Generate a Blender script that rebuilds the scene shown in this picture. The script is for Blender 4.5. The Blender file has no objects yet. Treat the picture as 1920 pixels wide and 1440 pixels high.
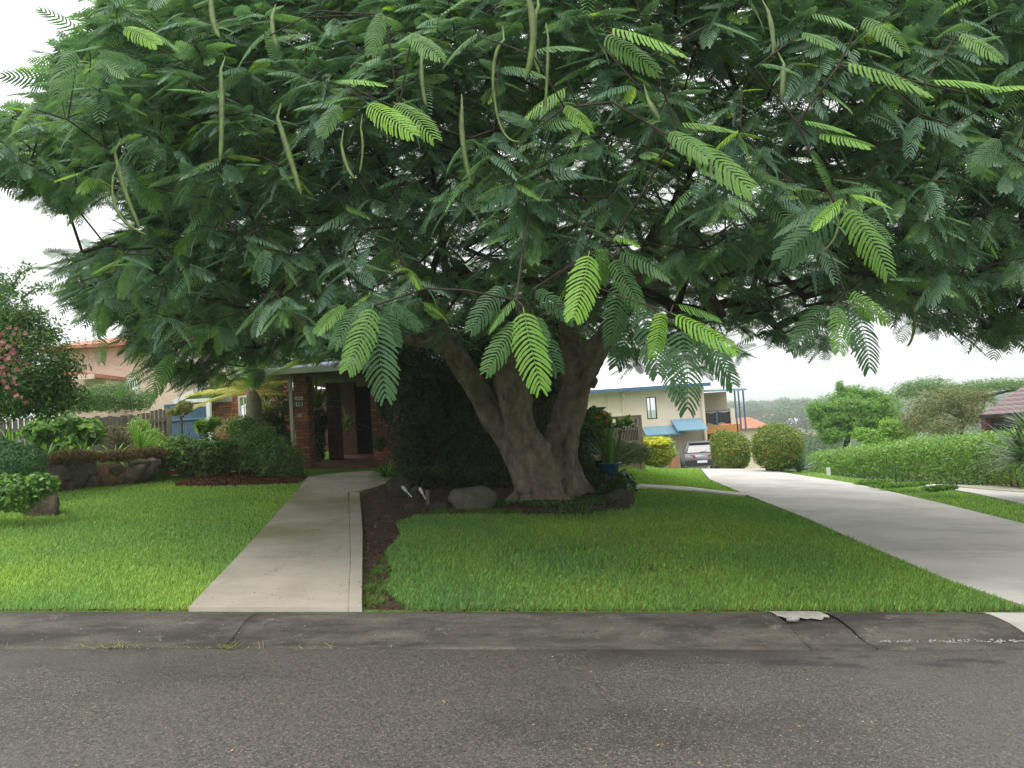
import bpy, bmesh, math, random
import numpy as np
from mathutils import Vector, Matrix, noise as mnoise
random.seed(7); RNG = np.random.default_rng(11)
scn = bpy.context.scene
col = scn.collection
R = math.radians
# ------------------------------------------------------------ camera
CAM = np.array([0.0, 0.0, 1.62]); FPX = 1440.0
pitch = math.atan(80/1440); roll = 0.065
Fv = np.array([0, math.cos(pitch), math.sin(pitch)])
U0 = np.array([0, -math.sin(pitch), math.cos(pitch)]); R0 = np.array([1.0, 0, 0])
Rc = math.cos(roll)*R0 - math.sin(roll)*U0
Uc = math.cos(roll)*U0 + math.sin(roll)*R0
cam = bpy.data.cameras.new('camera'); cam_o = bpy.data.objects.new('camera', cam); col.objects.link(cam_o)
cam.sensor_width = 36; cam.lens = 27.0; cam.clip_end = 3000; cam.clip_start = .05
cam_o.matrix_world = Matrix(((Rc[0], Uc[0], -Fv[0], CAM[0]), (Rc[1], Uc[1], -Fv[1], CAM[1]), (Rc[2], Uc[2], -Fv[2], CAM[2]), (0, 0, 0, 1)))
scn.camera = cam_o
# ------------------------------------------------------------ overcast sky, soft sun, exposure
SUN_EL, SUN_AZ = R(58), R(200)
w = bpy.data.worlds.new('World'); scn.world = w; w.use_nodes = True
nt = w.node_tree; nt.nodes.clear()
out = nt.nodes.new('ShaderNodeOutputWorld'); bg = nt.nodes.new('ShaderNodeBackground'); bg.inputs[1].default_value = 0.1
sky = nt.nodes.new('ShaderNodeTexSky'); sky.sky_type = 'NISHITA'; sky.sun_disc = False
sky.sun_elevation = SUN_EL; sky.sun_rotation = SUN_AZ; sky.air_density = 1.5; sky.dust_density = 4
hs = nt.nodes.new('ShaderNodeHueSaturation'); hs.inputs['Saturation'].default_value = .25; hs.inputs['Value'].default_value = .22
tc = nt.nodes.new('ShaderNodeTexCoord'); sp = nt.nodes.new('ShaderNodeSeparateXYZ')
cr = nt.nodes.new('ShaderNodeValToRGB')                      # cloud cover: pale at the horizon, brighter overhead
cr.color_ramp.elements[0].position = .0; cr.color_ramp.elements[0].color = (.22, .225, .22, 1)
cr.color_ramp.elements[1].position = 1; cr.color_ramp.elements[1].color = (1.0, 1.0, 1.0, 1)
e = cr.color_ramp.elements.new(.03); e.color = (.40, .405, .41, 1)
e = cr.color_ramp.elements.new(.45); e.color = (.72, .725, .73, 1)
cn = nt.nodes.new('ShaderNodeTexNoise'); cn.inputs['Scale'].default_value = 2.2; cn.inputs['Detail'].default_value = 4
mr = nt.nodes.new('ShaderNodeMapRange'); mr.inputs[1].default_value = .3; mr.inputs[2].default_value = .7; mr.inputs[3].default_value = 17.5; mr.inputs[4].default_value = 20.5
vm = nt.nodes.new('ShaderNodeVectorMath'); vm.operation = 'SCALE'
add = nt.nodes.new('ShaderNodeVectorMath'); add.operation = 'ADD'
L = nt.links.new
L(tc.outputs['Generated'], sp.inputs[0]); L(sp.outputs['Z'], cr.inputs[0]); L(tc.outputs['Generated'], cn.inputs['Vector'])
L(cn.outputs['Fac'], mr.inputs[0]); L(cr.outputs[0], vm.inputs[0]); L(mr.outputs[0], vm.inputs['Scale'])
L(sky.outputs[0], hs.inputs['Color']); L(hs.outputs[0], add.inputs[0]); L(vm.outputs[0], add.inputs[1])
L(add.outputs[0], bg.inputs[0]); L(bg.outputs[0], out.inputs[0])
sl = bpy.data.lights.new('sun', 'SUN'); sl.energy = 1.1; sl.angle = R(25); sl.color = (1, .97, .92)
so = bpy.data.objects.new('sun', sl); col.objects.link(so)
so.rotation_euler = (R(90)-SUN_EL, 0, R(180)-SUN_AZ); so.location = (0, 0, 30)
vs = scn.view_settings; vs.view_transform = 'Standard'; vs.look = 'None'; vs.exposure = .42; vs.gamma = 1; vs.use_curve_mapping = False
scn.cycles.max_bounces = 7; scn.cycles.diffuse_bounces = 4; scn.cycles.glossy_bounces = 2; scn.cycles.transmission_bounces = 4
scn.cycles.volume_bounces = 1; scn.cycles.transparent_max_bounces = 6; scn.cycles.use_denoising = True

# ------------------------------------------------------------ geometry helpers
def sst(a, b, x):
    t = np.clip((x-a)/(b-a), 0, 1); return t*t*(3-2*t)
WALL = [(-14.5, 10.6), (-10.2, 13.9), (-8.9, 15.2), (-7.3, 16.7), (-6.2, 17.6)]
def wall_dist(x, y):
    best = -1e9*np.ones_like(x) if isinstance(x, np.ndarray) else -1e9
    xs = np.array([p[0] for p in WALL]); ys = np.array([p[1] for p in WALL])
    yy = np.interp(x, xs, ys)
    return (y-yy)*.75
def ground(x, y):
    x = np.asarray(x, float); y = np.asarray(y, float)
    t = sst(1.5, 5.5, x); s = .034*(1-t)
    h = .12 + s*np.clip(y-6.3, 0, 22)
    h = h - .062*np.clip(y-27, 0, 60)*sst(2, 7, x)
    h = h - .07*np.clip(y-19, 0, 40)*sst(9, 13, x)
    h = h + .5*sst(.05, .4, wall_dist(x, y))*(1-sst(-7.6, -6.4, x))
    far = sst(60, 160, y)
    h = h - 12*far
    h = np.where(y < 6.25, -.08, h)
    return h - .065*np.clip(x, -25, 45)
def gz(x, y): return float(ground(x, y))
def pdir(px, py): return Fv + ((px-960)/FPX)*Rc + ((720-py)/FPX)*Uc
def P(px, py, d):
    v = pdir(px, py); return CAM + v*(d/v[1])
def G(px, py, off=0.0):
    v = pdir(px, py); v = v/v[1]; t = 3.0
    while t < 300:
        p = CAM+v*t
        if p[2] < gz(p[0], p[1])+off: break
        t += .1
    a, b = t-.1, t
    for _ in range(20):
        m = (a+b)/2; p = CAM+v*m
        if p[2] < gz(p[0], p[1])+off: b = m
        else: a = m
    return CAM+v*b
def proj(p):
    q = np.asarray(p)-CAM; zc = q@Fv; zc = np.where(zc < .01, .01, zc)
    return 960+FPX*(q@Rc)/zc, 720-FPX*(q@Uc)/zc, zc
def in_poly(x, y, poly):
    x = np.asarray(x); y = np.asarray(y); c = np.zeros(x.shape, bool); n = len(poly); j = n-1
    for i in range(n):
        xi, yi = poly[i]; xj, yj = poly[j]
        hit = ((yi > y) != (yj > y)) & (x < (xj-xi)*(y-yi)/((yj-yi) if yj != yi else 1e-9)+xi)
        c ^= hit; j = i
    return c

# ------------------------------------------------------------ materials
def newmat(name):
    m = bpy.data.materials.new(name); m.use_nodes = True; n = m.node_tree; b = n.nodes['Principled BSDF']; return m, n, b
def pm(name, c1, c2=None, scale=5, rough=.8, bump=0, bscale=None, detail=6, spec=.3, metal=0, lo=.35, hi=.65, c3=None, s3=1, f3=.5, stretch=(1, 1, 1)):
    m, n, b = newmat(name); c2 = c2 or tuple(v*.75 for v in c1)
    t = n.nodes.new('ShaderNodeTexCoord'); mp = n.nodes.new('ShaderNodeMapping'); mp.inputs['Scale'].default_value = stretch
    n.links.new(t.outputs['Object'], mp.inputs[0])
    no = n.nodes.new('ShaderNodeTexNoise'); no.inputs['Scale'].default_value = scale; no.inputs['Detail'].default_value = detail; no.inputs['Roughness'].default_value = .65
    n.links.new(mp.outputs[0], no.inputs['Vector'])
    r = n.nodes.new('ShaderNodeMapRange'); r.inputs[1].default_value = lo; r.inputs[2].default_value = hi; n.links.new(no.outputs['Fac'], r.inputs[0])
    mx = n.nodes.new('ShaderNodeMix'); mx.data_type = 'RGBA'; mx.inputs[6].default_value = (*c1, 1); mx.inputs[7].default_value = (*c2, 1)
    n.links.new(r.outputs[0], mx.inputs[0]); o = mx.outputs[2]
    if c3:
        n3 = n.nodes.new('ShaderNodeTexNoise'); n3.inputs['Scale'].default_value = s3; n3.inputs['Detail'].default_value = 5; n.links.new(mp.outputs[0], n3.inputs['Vector'])
        r3 = n.nodes.new('ShaderNodeMapRange'); r3.inputs[1].default_value = f3; r3.inputs[2].default_value = f3+.12; n.links.new(n3.outputs['Fac'], r3.inputs[0])
        m3 = n.nodes.new('ShaderNodeMix'); m3.data_type = 'RGBA'; m3.inputs[7].default_value = (*c3, 1); n.links.new(o, m3.inputs[6]); n.links.new(r3.outputs[0], m3.inputs[0]); o = m3.outputs[2]
    n.links.new(o, b.inputs['Base Color']); b.inputs['Roughness'].default_value = rough; b.inputs['Specular IOR Level'].default_value = spec; b.inputs['Metallic'].default_value = metal
    if bump:
        bn = n.nodes.new('ShaderNodeTexNoise'); bn.inputs['Scale'].default_value = bscale or scale*3; bn.inputs['Detail'].default_value = 5; n.links.new(mp.outputs[0], bn.inputs['Vector'])
        bu = n.nodes.new('ShaderNodeBump'); bu.inputs['Strength'].default_value = bump; bu.inputs['Distance'].default_value = .02; n.links.new(bn.outputs['Fac'], bu.inputs['Height']); n.links.new(bu.outputs[0], b.inputs['Normal'])
    return m
def leafmat(name, trans=.34, rough=.45, spec=.36):
    m, n, b = newmat(name)
    a = n.nodes.new('ShaderNodeAttribute'); a.attribute_name = 'Col'
    n.links.new(a.outputs['Color'], b.inputs['Base Color']); b.inputs['Roughness'].default_value = rough; b.inputs['Specular IOR Level'].default_value = spec
    tr = n.nodes.new('ShaderNodeBsdfTranslucent')
    h = n.nodes.new('ShaderNodeMix'); h.data_type = 'RGBA'; h.blend_type = 'MULTIPLY'; h.inputs[0].default_value = 1; h.inputs[7].default_value = (1.35, 1.5, .7, 1)
    n.links.new(a.outputs['Color'], h.inputs[6]); n.links.new(h.outputs[2], tr.inputs['Color'])
    mx = n.nodes.new('ShaderNodeMixShader'); mx.inputs[0].default_value = trans
    o = n.nodes['Material Output']; n.links.new(b.outputs[0], mx.inputs[1]); n.links.new(tr.outputs[0], mx.inputs[2]); n.links.new(mx.outputs[0], o.inputs['Surface'])
    return m
def brickmat(name, c1, c2, mortar, bw=.24, bh=.086, bias=0, bumpy=.5):
    m, n, b = newmat(name)
    g = n.nodes.new('ShaderNodeTexCoord'); s = n.nodes.new('ShaderNodeSeparateXYZ'); n.links.new(g.outputs['Object'], s.inputs[0])
    ad = n.nodes.new('ShaderNodeMath'); ad.operation = 'ADD'; n.links.new(s.outputs[0], ad.inputs[0]); n.links.new(s.outputs[1], ad.inputs[1])
    cb = n.nodes.new('ShaderNodeCombineXYZ'); n.links.new(ad.outputs[0], cb.inputs[0]); n.links.new(s.outputs[2], cb.inputs[1])
    br = n.nodes.new('ShaderNodeTexBrick'); br.inputs['Scale'].default_value = 1; br.inputs['Brick Width'].default_value = bw; br.inputs['Row Height'].default_value = bh
    br.inputs['Mortar Size'].default_value = .006; br.inputs['Mortar Smooth'].default_value = .2; br.inputs['Bias'].default_value = bias
    br.inputs['Color1'].default_value = (*c1, 1); br.inputs['Color2'].default_value = (*c2, 1); br.inputs['Mortar'].default_value = (*mortar, 1)
    n.links.new(cb.outputs[0], br.inputs['Vector'])
    no = n.nodes.new('ShaderNodeTexNoise'); no.inputs['Scale'].default_value = 14; no.inputs['Detail'].default_value = 4; n.links.new(g.outputs['Object'], no.inputs['Vector'])
    mx = n.nodes.new('ShaderNodeMix'); mx.data_type = 'RGBA'; mx.blend_type = 'MULTIPLY'; mx.inputs[0].default_value = .6
    r = n.nodes.new('ShaderNodeMapRange'); r.inputs[3].default_value = .4; r.inputs[4].default_value = 1.5; n.links.new(no.outputs['Fac'], r.inputs[0])
    n.links.new(br.outputs['Color'], mx.inputs[6]); n.links.new(r.outputs[0], mx.inputs[7]); n.links.new(mx.outputs[2], b.inputs['Base Color'])
    bu = n.nodes.new('ShaderNodeBump'); bu.inputs['Strength'].default_value = bumpy; bu.inputs['Distance'].default_value = .01; bu.invert = True
    n.links.new(br.outputs['Fac'], bu.inputs['Height']); n.links.new(bu.outputs[0], b.inputs['Normal']); b.inputs['Roughness'].default_value = .8
    return m
M = {}
M['leaf'] = leafmat('leaf'); M['leaf_gloss'] = leafmat('glossy_leaf', .25, .3, .5); M['blade'] = leafmat('grass_blade', .3, .6, .2)
M['petal'] = leafmat('petal', .3, .6, .2); M['dry'] = leafmat('dry_litter', .0, .85, .15)
M['bark'] = pm('bark', (.31, .25, .20), (.085, .068, .052), 7, .9, 1, 16, c3=(.13, .12, .075), s3=2.2, f3=.56, spec=.15, lo=.3, hi=.7, stretch=(1, 1, .6))
M['branch'] = pm('branch_bark', (.075, .06, .048), (.035, .028, .022), 8, .9, .4, 30, spec=.15)
M['pod'] = pm('pod_skin', (.11, .18, .035), (.075, .10, .03), 12, .5, .3, 40)
M['stem'] = pm('stem_bark', (.22, .18, .13), (.13, .1, .07), 14, .85, .3, 50)
M['white'] = pm('white_paint', (.72, .72, .7), (.6, .6, .58), 3, .5)
M['dark'] = pm('dark_metal', (.02, .021, .024), (.012, .012, .014), 6, .5)
M['timber'] = pm('weathered_timber', (.20, .175, .145), (.11, .095, .08), 3, .9, .4, 30, stretch=(6, 6, .7), c3=(.13, .13, .09), s3=1.5, f3=.58)
M['rock_dark'] = pm('dark_basalt', (.075, .065, .052), (.03, .027, .022), 6, .95, .8, 20, c3=(.05, .06, .03), s3=4, f3=.55)  # darker rock tone for the stones near the tree
M['brick'] = brickmat('red_brown_brick', (.46, .175, .075), (.17, .075, .065), (.035, .028, .024))
M['brick_dark'] = brickmat('dark_brick', (.16, .07, .04), (.1, .04, .03), (.03, .025, .02))
M['peach'] = brickmat('peach_brick', (.60, .47, .38), (.54, .40, .31), (.44, .36, .30), .24, .086, 0, .2)
M['cream'] = pm('cream_render', (.64, .55, .44), (.58, .49, .39), 1.2, .85, .1, 30)
M['taupe'] = pm('taupe_render', (.46, .38, .31), (.4, .33, .27), 1.2, .85, .1, 30)
M['metalroof'] = pm('pale_metal_roof', (.62, .65, .7), (.55, .58, .63), .6, .35, spec=.6)
M['blueroof'] = pm('blue_metal_roof', (.16, .30, .40), (.12, .25, .35), 1.5, .4, spec=.6)
M['bluetrim'] = pm('blue_trim', (.06, .13, .22), (.05, .1, .18), 2, .5)
M['bluepaint'] = pm('blue_steel', (.10, .17, .27), (.075, .13, .21), 1.5, .55, c3=(.06, .1, .16), s3=.8, f3=.55)
M['greyblue'] = pm('slate_blue_roof', (.13, .16, .24), (.1, .12, .19), 2, .5)
M['terracotta'] = pm('terracotta_tile', (.44, .19, .12), (.32, .14, .09), 4, .8, .3, 8)
M['soffit'] = pm('soffit_board', (.3, .31, .27), (.26, .27, .23), 3, .8)
M['glass'] = pm('window_glass', (.03, .035, .04), (.05, .055, .06), 1, .08, spec=.8)
M['paleglass'] = pm('curtained_glass', (.42, .43, .47), (.36, .37, .41), 2, .2, spec=.5)
M['orange_timber'] = pm('orange_timber', (.50, .22, .07), (.38, .16, .05), 3, .6, stretch=(1, 1, 8))
M['patch'] = pm('fresh_cement', (.42, .40, .35), (.30, .28, .24), 9, .85, .4, 50)
M['damp'] = pm('damp_asphalt', (.028, .026, .025), (.045, .04, .038), 60, .45, .6, 110)
M['lime'] = pm('worn_white_line', (.40, .39, .36), (.2, .19, .17), 40, .8)
M['floor_tile'] = pm('terracotta_paver', (.24, .12, .075), (.15, .075, .05), 6, .7)
M['pinkbeige'] = pm('pinkish_timber_paint', (.47, .36, .3), (.40, .3, .25), 3, .8)
M['concrete'] = None
M['rock'] = pm('garden_rock', (.23, .18, .14), (.09, .07, .055), 5, .9, .8, 18, c3=(.2, .19, .16), s3=9, f3=.64)
M['rock_ochre'] = pm('ochre_rock', (.36, .24, .12), (.2, .1, .08), 4, .9, .7, 18)
M['boulder'] = pm('mossy_boulder', (.15, .14, .11), (.08, .078, .055), 5, .92, .6, 22, c3=(.27, .26, .22), s3=14, f3=.66)
M['soil'] = pm('soil', (.085, .052, .036), (.045, .028, .02), 9, .95, 1, 40)
M['mulch'] = pm('bark_mulch', (.17, .075, .04), (.07, .035, .022), 22, .95, 1, 60)
M['potblue'] = pm('blue_glaze', (.022, .08, .17), (.015, .055, .12), 5, .25, spec=.6)
M['potbrown'] = pm('brown_clay', (.2, .12, .07), (.13, .08, .05), 6, .6)

def path_concrete():
    m, n, b = newmat('aged_concrete')
    t = n.nodes.new('ShaderNodeTexCoord')
    def nz(s, d=6, ro=.6, off=(0, 0, 0), st=(1, 1, 1)):
        mp = n.nodes.new('ShaderNodeMapping'); mp.inputs['Location'].default_value = off; mp.inputs['Scale'].default_value = st; n.links.new(t.outputs['Object'], mp.inputs[0])
        x = n.nodes.new('ShaderNodeTexNoise'); x.inputs['Scale'].default_value = s; x.inputs['Detail'].default_value = d; x.inputs['Roughness'].default_value = ro; n.links.new(mp.outputs[0], x.inputs['Vector']); return x.outputs['Fac']
    def ramp(f, a, b_):
        r = n.nodes.new('ShaderNodeMapRange'); r.inputs[1].default_value = a; r.inputs[2].default_value = b_; n.links.new(f, r.inputs[0]); return r.outputs[0]
    def mixc(a, bcol, f):
        x = n.nodes.new('ShaderNodeMix'); x.data_type = 'RGBA'
        if isinstance(a, tuple): x.inputs[6].default_value = (*a, 1)
        else: n.links.new(a, x.inputs[6])
        x.inputs[7].default_value = (*bcol, 1); n.links.new(f, x.inputs[0]); return x.outputs[2]
    return m, n, b, nz, ramp, mixc
m, n, b, nz, ramp, mixc = path_concrete()
c = mixc((.47, .42, .355), (.36, .32, .26), ramp(nz(1.1), .38, .62))
c = mixc(c, (.25, .235, .12), ramp(nz(.45, 4, .5, (3, 1, 0)), .5, .68))
c = mixc(c, (.20, .18, .14), ramp(nz(7, 8, .75, (8, 2, 0)), .62, .78))
c = mixc(c, (.3, .27, .21), ramp(nz(3, 6, .7, (5, 5, 0), (1, .25, 1)), .6, .75))
n.links.new(c, b.inputs['Base Color']); b.inputs['Roughness'].default_value = .8
bu = n.nodes.new('ShaderNodeBump'); bu.inputs['Strength'].default_value = .3; bu.inputs['Distance'].default_value = .006; n.links.new(nz(90, 3), bu.inputs['Height']); n.links.new(bu.outputs[0], b.inputs['Normal'])
M['path'] = m
m, n, b, nz, ramp, mixc = path_concrete(); m.name = 'driveway_concrete'
c = mixc((.60, .565, .52), (.45, .42, .385), ramp(nz(.8), .38, .62))
c = mixc(c, (.25, .23, .2), ramp(nz(40, 6, .8, (2, 2, 0)), .6, .72))
c = mixc(c, (.34, .315, .285), ramp(nz(2.2, 7, .7, (4, 0, 0), (.35, 1, 1)), .56, .74))
c = mixc(c, (.2, .185, .16), ramp(nz(9, 6, .7, (1, 9, 0)), .68, .8))
n.links.new(c, b.inputs['Base Color']); b.inputs['Roughness'].default_value = .75
M['driveway'] = m
m, n, b, nz, ramp, mixc = path_concrete(); m.name = 'mouldy_kerb_concrete'
c = mixc((.125, .11, .09), (.038, .034, .028), ramp(nz(1.6, 7, .75, (0, 0, 0), (.6, 2, 2)), .38, .6))
c = mixc(c, (.24, .21, .17), ramp(nz(5, 9, .8, (8, 2, 0)), .56, .72))
c = mixc(c, (.025, .023, .02), ramp(nz(30, 6, .8, (2, 6, 0)), .56, .66))
c = mixc(c, (.42, .4, .36), ramp(nz(46, 3, .5, (7, 7, 1)), .71, .74))
n.links.new(c, b.inputs['Base Color']); b.inputs['Roughness'].default_value = .85
bu = n.nodes.new('ShaderNodeBump'); bu.inputs['Strength'].default_value = .8; bu.inputs['Distance'].default_value = .012; n.links.new(nz(45, 6, .7), bu.inputs['Height']); n.links.new(bu.outputs[0], b.inputs['Normal'])
M['kerb'] = m
m, n, b, nz, ramp, mixc = path_concrete(); m.name = 'worn_asphalt'
t = n.nodes.new('ShaderNodeTexCoord')
c = mixc((.155, .138, .12), (.05, .045, .04), ramp(nz(75, 6, .85), .36, .64))
c = mixc(c, (.032, .03, .029), ramp(nz(.55, 4, .6, (2, 0, 0), (.6, 1, 1)), .52, .72))
c = mixc(c, (.15, .115, .09), ramp(nz(34, 2, .6, (3, 3, 0)), .62, .7))
vo = n.nodes.new('ShaderNodeTexVoronoi'); vo.inputs['Scale'].default_value = 85; n.links.new(t.outputs['Object'], vo.inputs['Vector'])
hv = n.nodes.new('ShaderNodeSeparateColor'); n.links.new(vo.outputs['Color'], hv.inputs[0])
m1 = n.nodes.new('ShaderNodeMath'); m1.operation = 'GREATER_THAN'; m1.inputs[1].default_value = .80; n.links.new(hv.outputs[0], m1.inputs[0])
m2 = n.nodes.new('ShaderNodeMath'); m2.operation = 'LESS_THAN'; m2.inputs[1].default_value = .30; n.links.new(vo.outputs['Distance'], m2.inputs[0])
m3 = n.nodes.new('ShaderNodeMath'); m3.operation = 'MULTIPLY'; n.links.new(m1.outputs[0], m3.inputs[0]); n.links.new(m2.outputs[0], m3.inputs[1])
c = mixc(c, (.30, .265, .23), m3.outputs[0])
va = n.nodes.new('ShaderNodeTexVoronoi'); va.inputs['Scale'].default_value = 88; n.links.new(t.outputs['Object'], va.inputs['Vector'])
sa = n.nodes.new('ShaderNodeSeparateColor'); n.links.new(va.outputs['Color'], sa.inputs[0])
ra = n.nodes.new('ShaderNodeMapRange'); ra.inputs[3].default_value = .5; ra.inputs[4].default_value = 1.35; n.links.new(sa.outputs[1], ra.inputs[0])
mg = n.nodes.new('ShaderNodeMix'); mg.data_type = 'RGBA'; mg.blend_type = 'MULTIPLY'; mg.inputs[0].default_value = 1; n.links.new(c, mg.inputs[6]); n.links.new(ra.outputs[0], mg.inputs[7]); c = mg.outputs[2]
dn = n.nodes.new('ShaderNodeTexNoise'); dn.inputs['Scale'].default_value = 9; dn.inputs['Detail'].default_value = 5; n.links.new(t.outputs['Object'], dn.inputs['Vector'])
last = None
for (dx, dy, rx_, ry_) in ((1.77, 5.36, .26, .085), (2.12, 5.30, .14, .06), (1.27, 5.36, .09, .03), (2.33, 5.50, .10, .03), (2.76, 5.33, .2, .08), (2.98, 5.42, .17, .045), (3.17, 5.38, .12, .04), (2.05, 5.47, .06, .03)):
    sb = n.nodes.new('ShaderNodeVectorMath'); sb.operation = 'SUBTRACT'; n.links.new(t.outputs['Object'], sb.inputs[0]); sb.inputs[1].default_value = (dx, dy, 0)
    ml = n.nodes.new('ShaderNodeVectorMath'); ml.operation = 'MULTIPLY'; n.links.new(sb.outputs[0], ml.inputs[0]); ml.inputs[1].default_value = (1/rx_, 1/ry_, 0)
    le = n.nodes.new('ShaderNodeVectorMath'); le.operation = 'LENGTH'; n.links.new(ml.outputs[0], le.inputs[0])
    ma = n.nodes.new('ShaderNodeMath'); ma.operation = 'MULTIPLY_ADD'; n.links.new(dn.outputs['Fac'], ma.inputs[0]); ma.inputs[1].default_value = 2.2; n.links.new(le.outputs['Value'], ma.inputs[2])
    mr2 = n.nodes.new('ShaderNodeMapRange'); mr2.inputs[1].default_value = 2.35; mr2.inputs[2].default_value = 1.6; n.links.new(ma.outputs[0], mr2.inputs[0])
    if last is None: last = mr2.outputs[0]
    else:
        mm = n.nodes.new('ShaderNodeMath'); mm.operation = 'MAXIMUM'; n.links.new(last, mm.inputs[0]); n.links.new(mr2.outputs[0], mm.inputs[1]); last = mm.outputs[0]
fm = n.nodes.new('ShaderNodeMath'); fm.operation = 'MULTIPLY'; fm.inputs[1].default_value = .8; n.links.new(last, fm.inputs[0])
c = mixc(c, (.03, .028, .027), fm.outputs[0])
n.links.new(c, b.inputs['Base Color']); b.inputs['Roughness'].default_value = .62; b.inputs['Specular IOR Level'].default_value = .4
n.links.new(ramp(nz(.4, 3, .5, (5, 5, 0)), .2, 1.1), b.inputs['Roughness'])
bu = n.nodes.new('ShaderNodeBump'); bu.inputs['Strength'].default_value = .9; bu.inputs['Distance'].default_value = .008; n.links.new(nz(110, 4, .8), bu.inputs['Height']); n.links.new(bu.outputs[0], b.inputs['Normal'])
M['asphalt'] = m
m, n, b, nz, ramp, mixc = path_concrete(); m.name = 'turf'
c = mixc((.17, .30, .065), (.12, .23, .045), ramp(nz(.7), .4, .6))
c = mixc(c, (.07, .14, .022), ramp(nz(28, 5, .8), .45, .6))
c = mixc(c, (.15, .24, .035), ramp(nz(60, 3, .7, (3, 3, 3)), .55, .7))
n.links.new(c, b.inputs['Base Color']); b.inputs['Roughness'].default_value = .9; b.inputs['Specular IOR Level'].default_value = .1
bu = n.nodes.new('ShaderNodeBump'); bu.inputs['Strength'].default_value = 1; bu.inputs['Distance'].default_value = .03; n.links.new(nz(45, 5, .8), bu.inputs['Height']); n.links.new(bu.outputs[0], b.inputs['Normal'])
M['turf'] = m

# ------------------------------------------------------------ object helpers
def tag(o, label=None, cat=None, group=None, kind=None):
    if label: o['label'] = label
    if cat: o['category'] = cat
    if group: o['group'] = group
    if kind: o['kind'] = kind
    return o
def empty(name, loc, label=None, cat=None, group=None):
    o = bpy.data.objects.new(name, None); col.objects.link(o); o.location = Vector([float(v) for v in loc]); o.empty_display_size = .2
    return tag(o, label, cat, group)
def mesh_np(name, V, F, mats, parent=None, colors=None, smooth=False, fmat=None, origin=None):
    """V (n,3) world coordinates, F (m,k) one array of equal-sided faces or a list of such arrays."""
    V = np.asarray(V, np.float32)
    Fs = F if isinstance(F, list) and len(F) and isinstance(F[0], np.ndarray) else [np.asarray(F)]
    if parent is not None: o0 = np.array(parent.location)
    elif origin is not None: o0 = np.array(origin)
    else:
        o0 = np.array([(V[:, 0].min()+V[:, 0].max())/2, (V[:, 1].min()+V[:, 1].max())/2, V[:, 2].min()])
    W = (V-o0.astype(np.float32)).astype(np.float32)
    me = bpy.data.meshes.new(name)
    lv = np.concatenate([f.ravel() for f in Fs]).astype(np.int32)
    lt = np.concatenate([np.full(len(f), f.shape[1], np.int32) for f in Fs]); ls = np.concatenate([[0], np.cumsum(lt)[:-1]]).astype(np.int32)
    me.vertices.add(len(W)); me.vertices.foreach_set('co', W.ravel())
    me.loops.add(len(lv)); me.loops.foreach_set('vertex_index', lv)
    me.polygons.add(len(lt)); me.polygons.foreach_set('loop_start', ls); me.polygons.foreach_set('loop_total', lt)
    for m_ in (mats if isinstance(mats, (list, tuple)) else [mats]): me.materials.append(m_)
    if fmat is not None: me.polygons.foreach_set('material_index', np.asarray(fmat, np.int32))
    if smooth: me.polygons.foreach_set('use_smooth', np.ones(len(lt), bool))
    me.update(calc_edges=True)
    if colors is not None:
        a = me.color_attributes.new('Col', 'FLOAT_COLOR', 'POINT')
        c4 = np.ones((len(W), 4), np.float32); c4[:, :3] = colors; a.data.foreach_set('color', c4.ravel())
    o = bpy.data.objects.new(name, me); col.objects.link(o)
    if parent is not None: o.parent = parent
    else: o.location = Vector([float(v) for v in o0])
    return o
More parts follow.
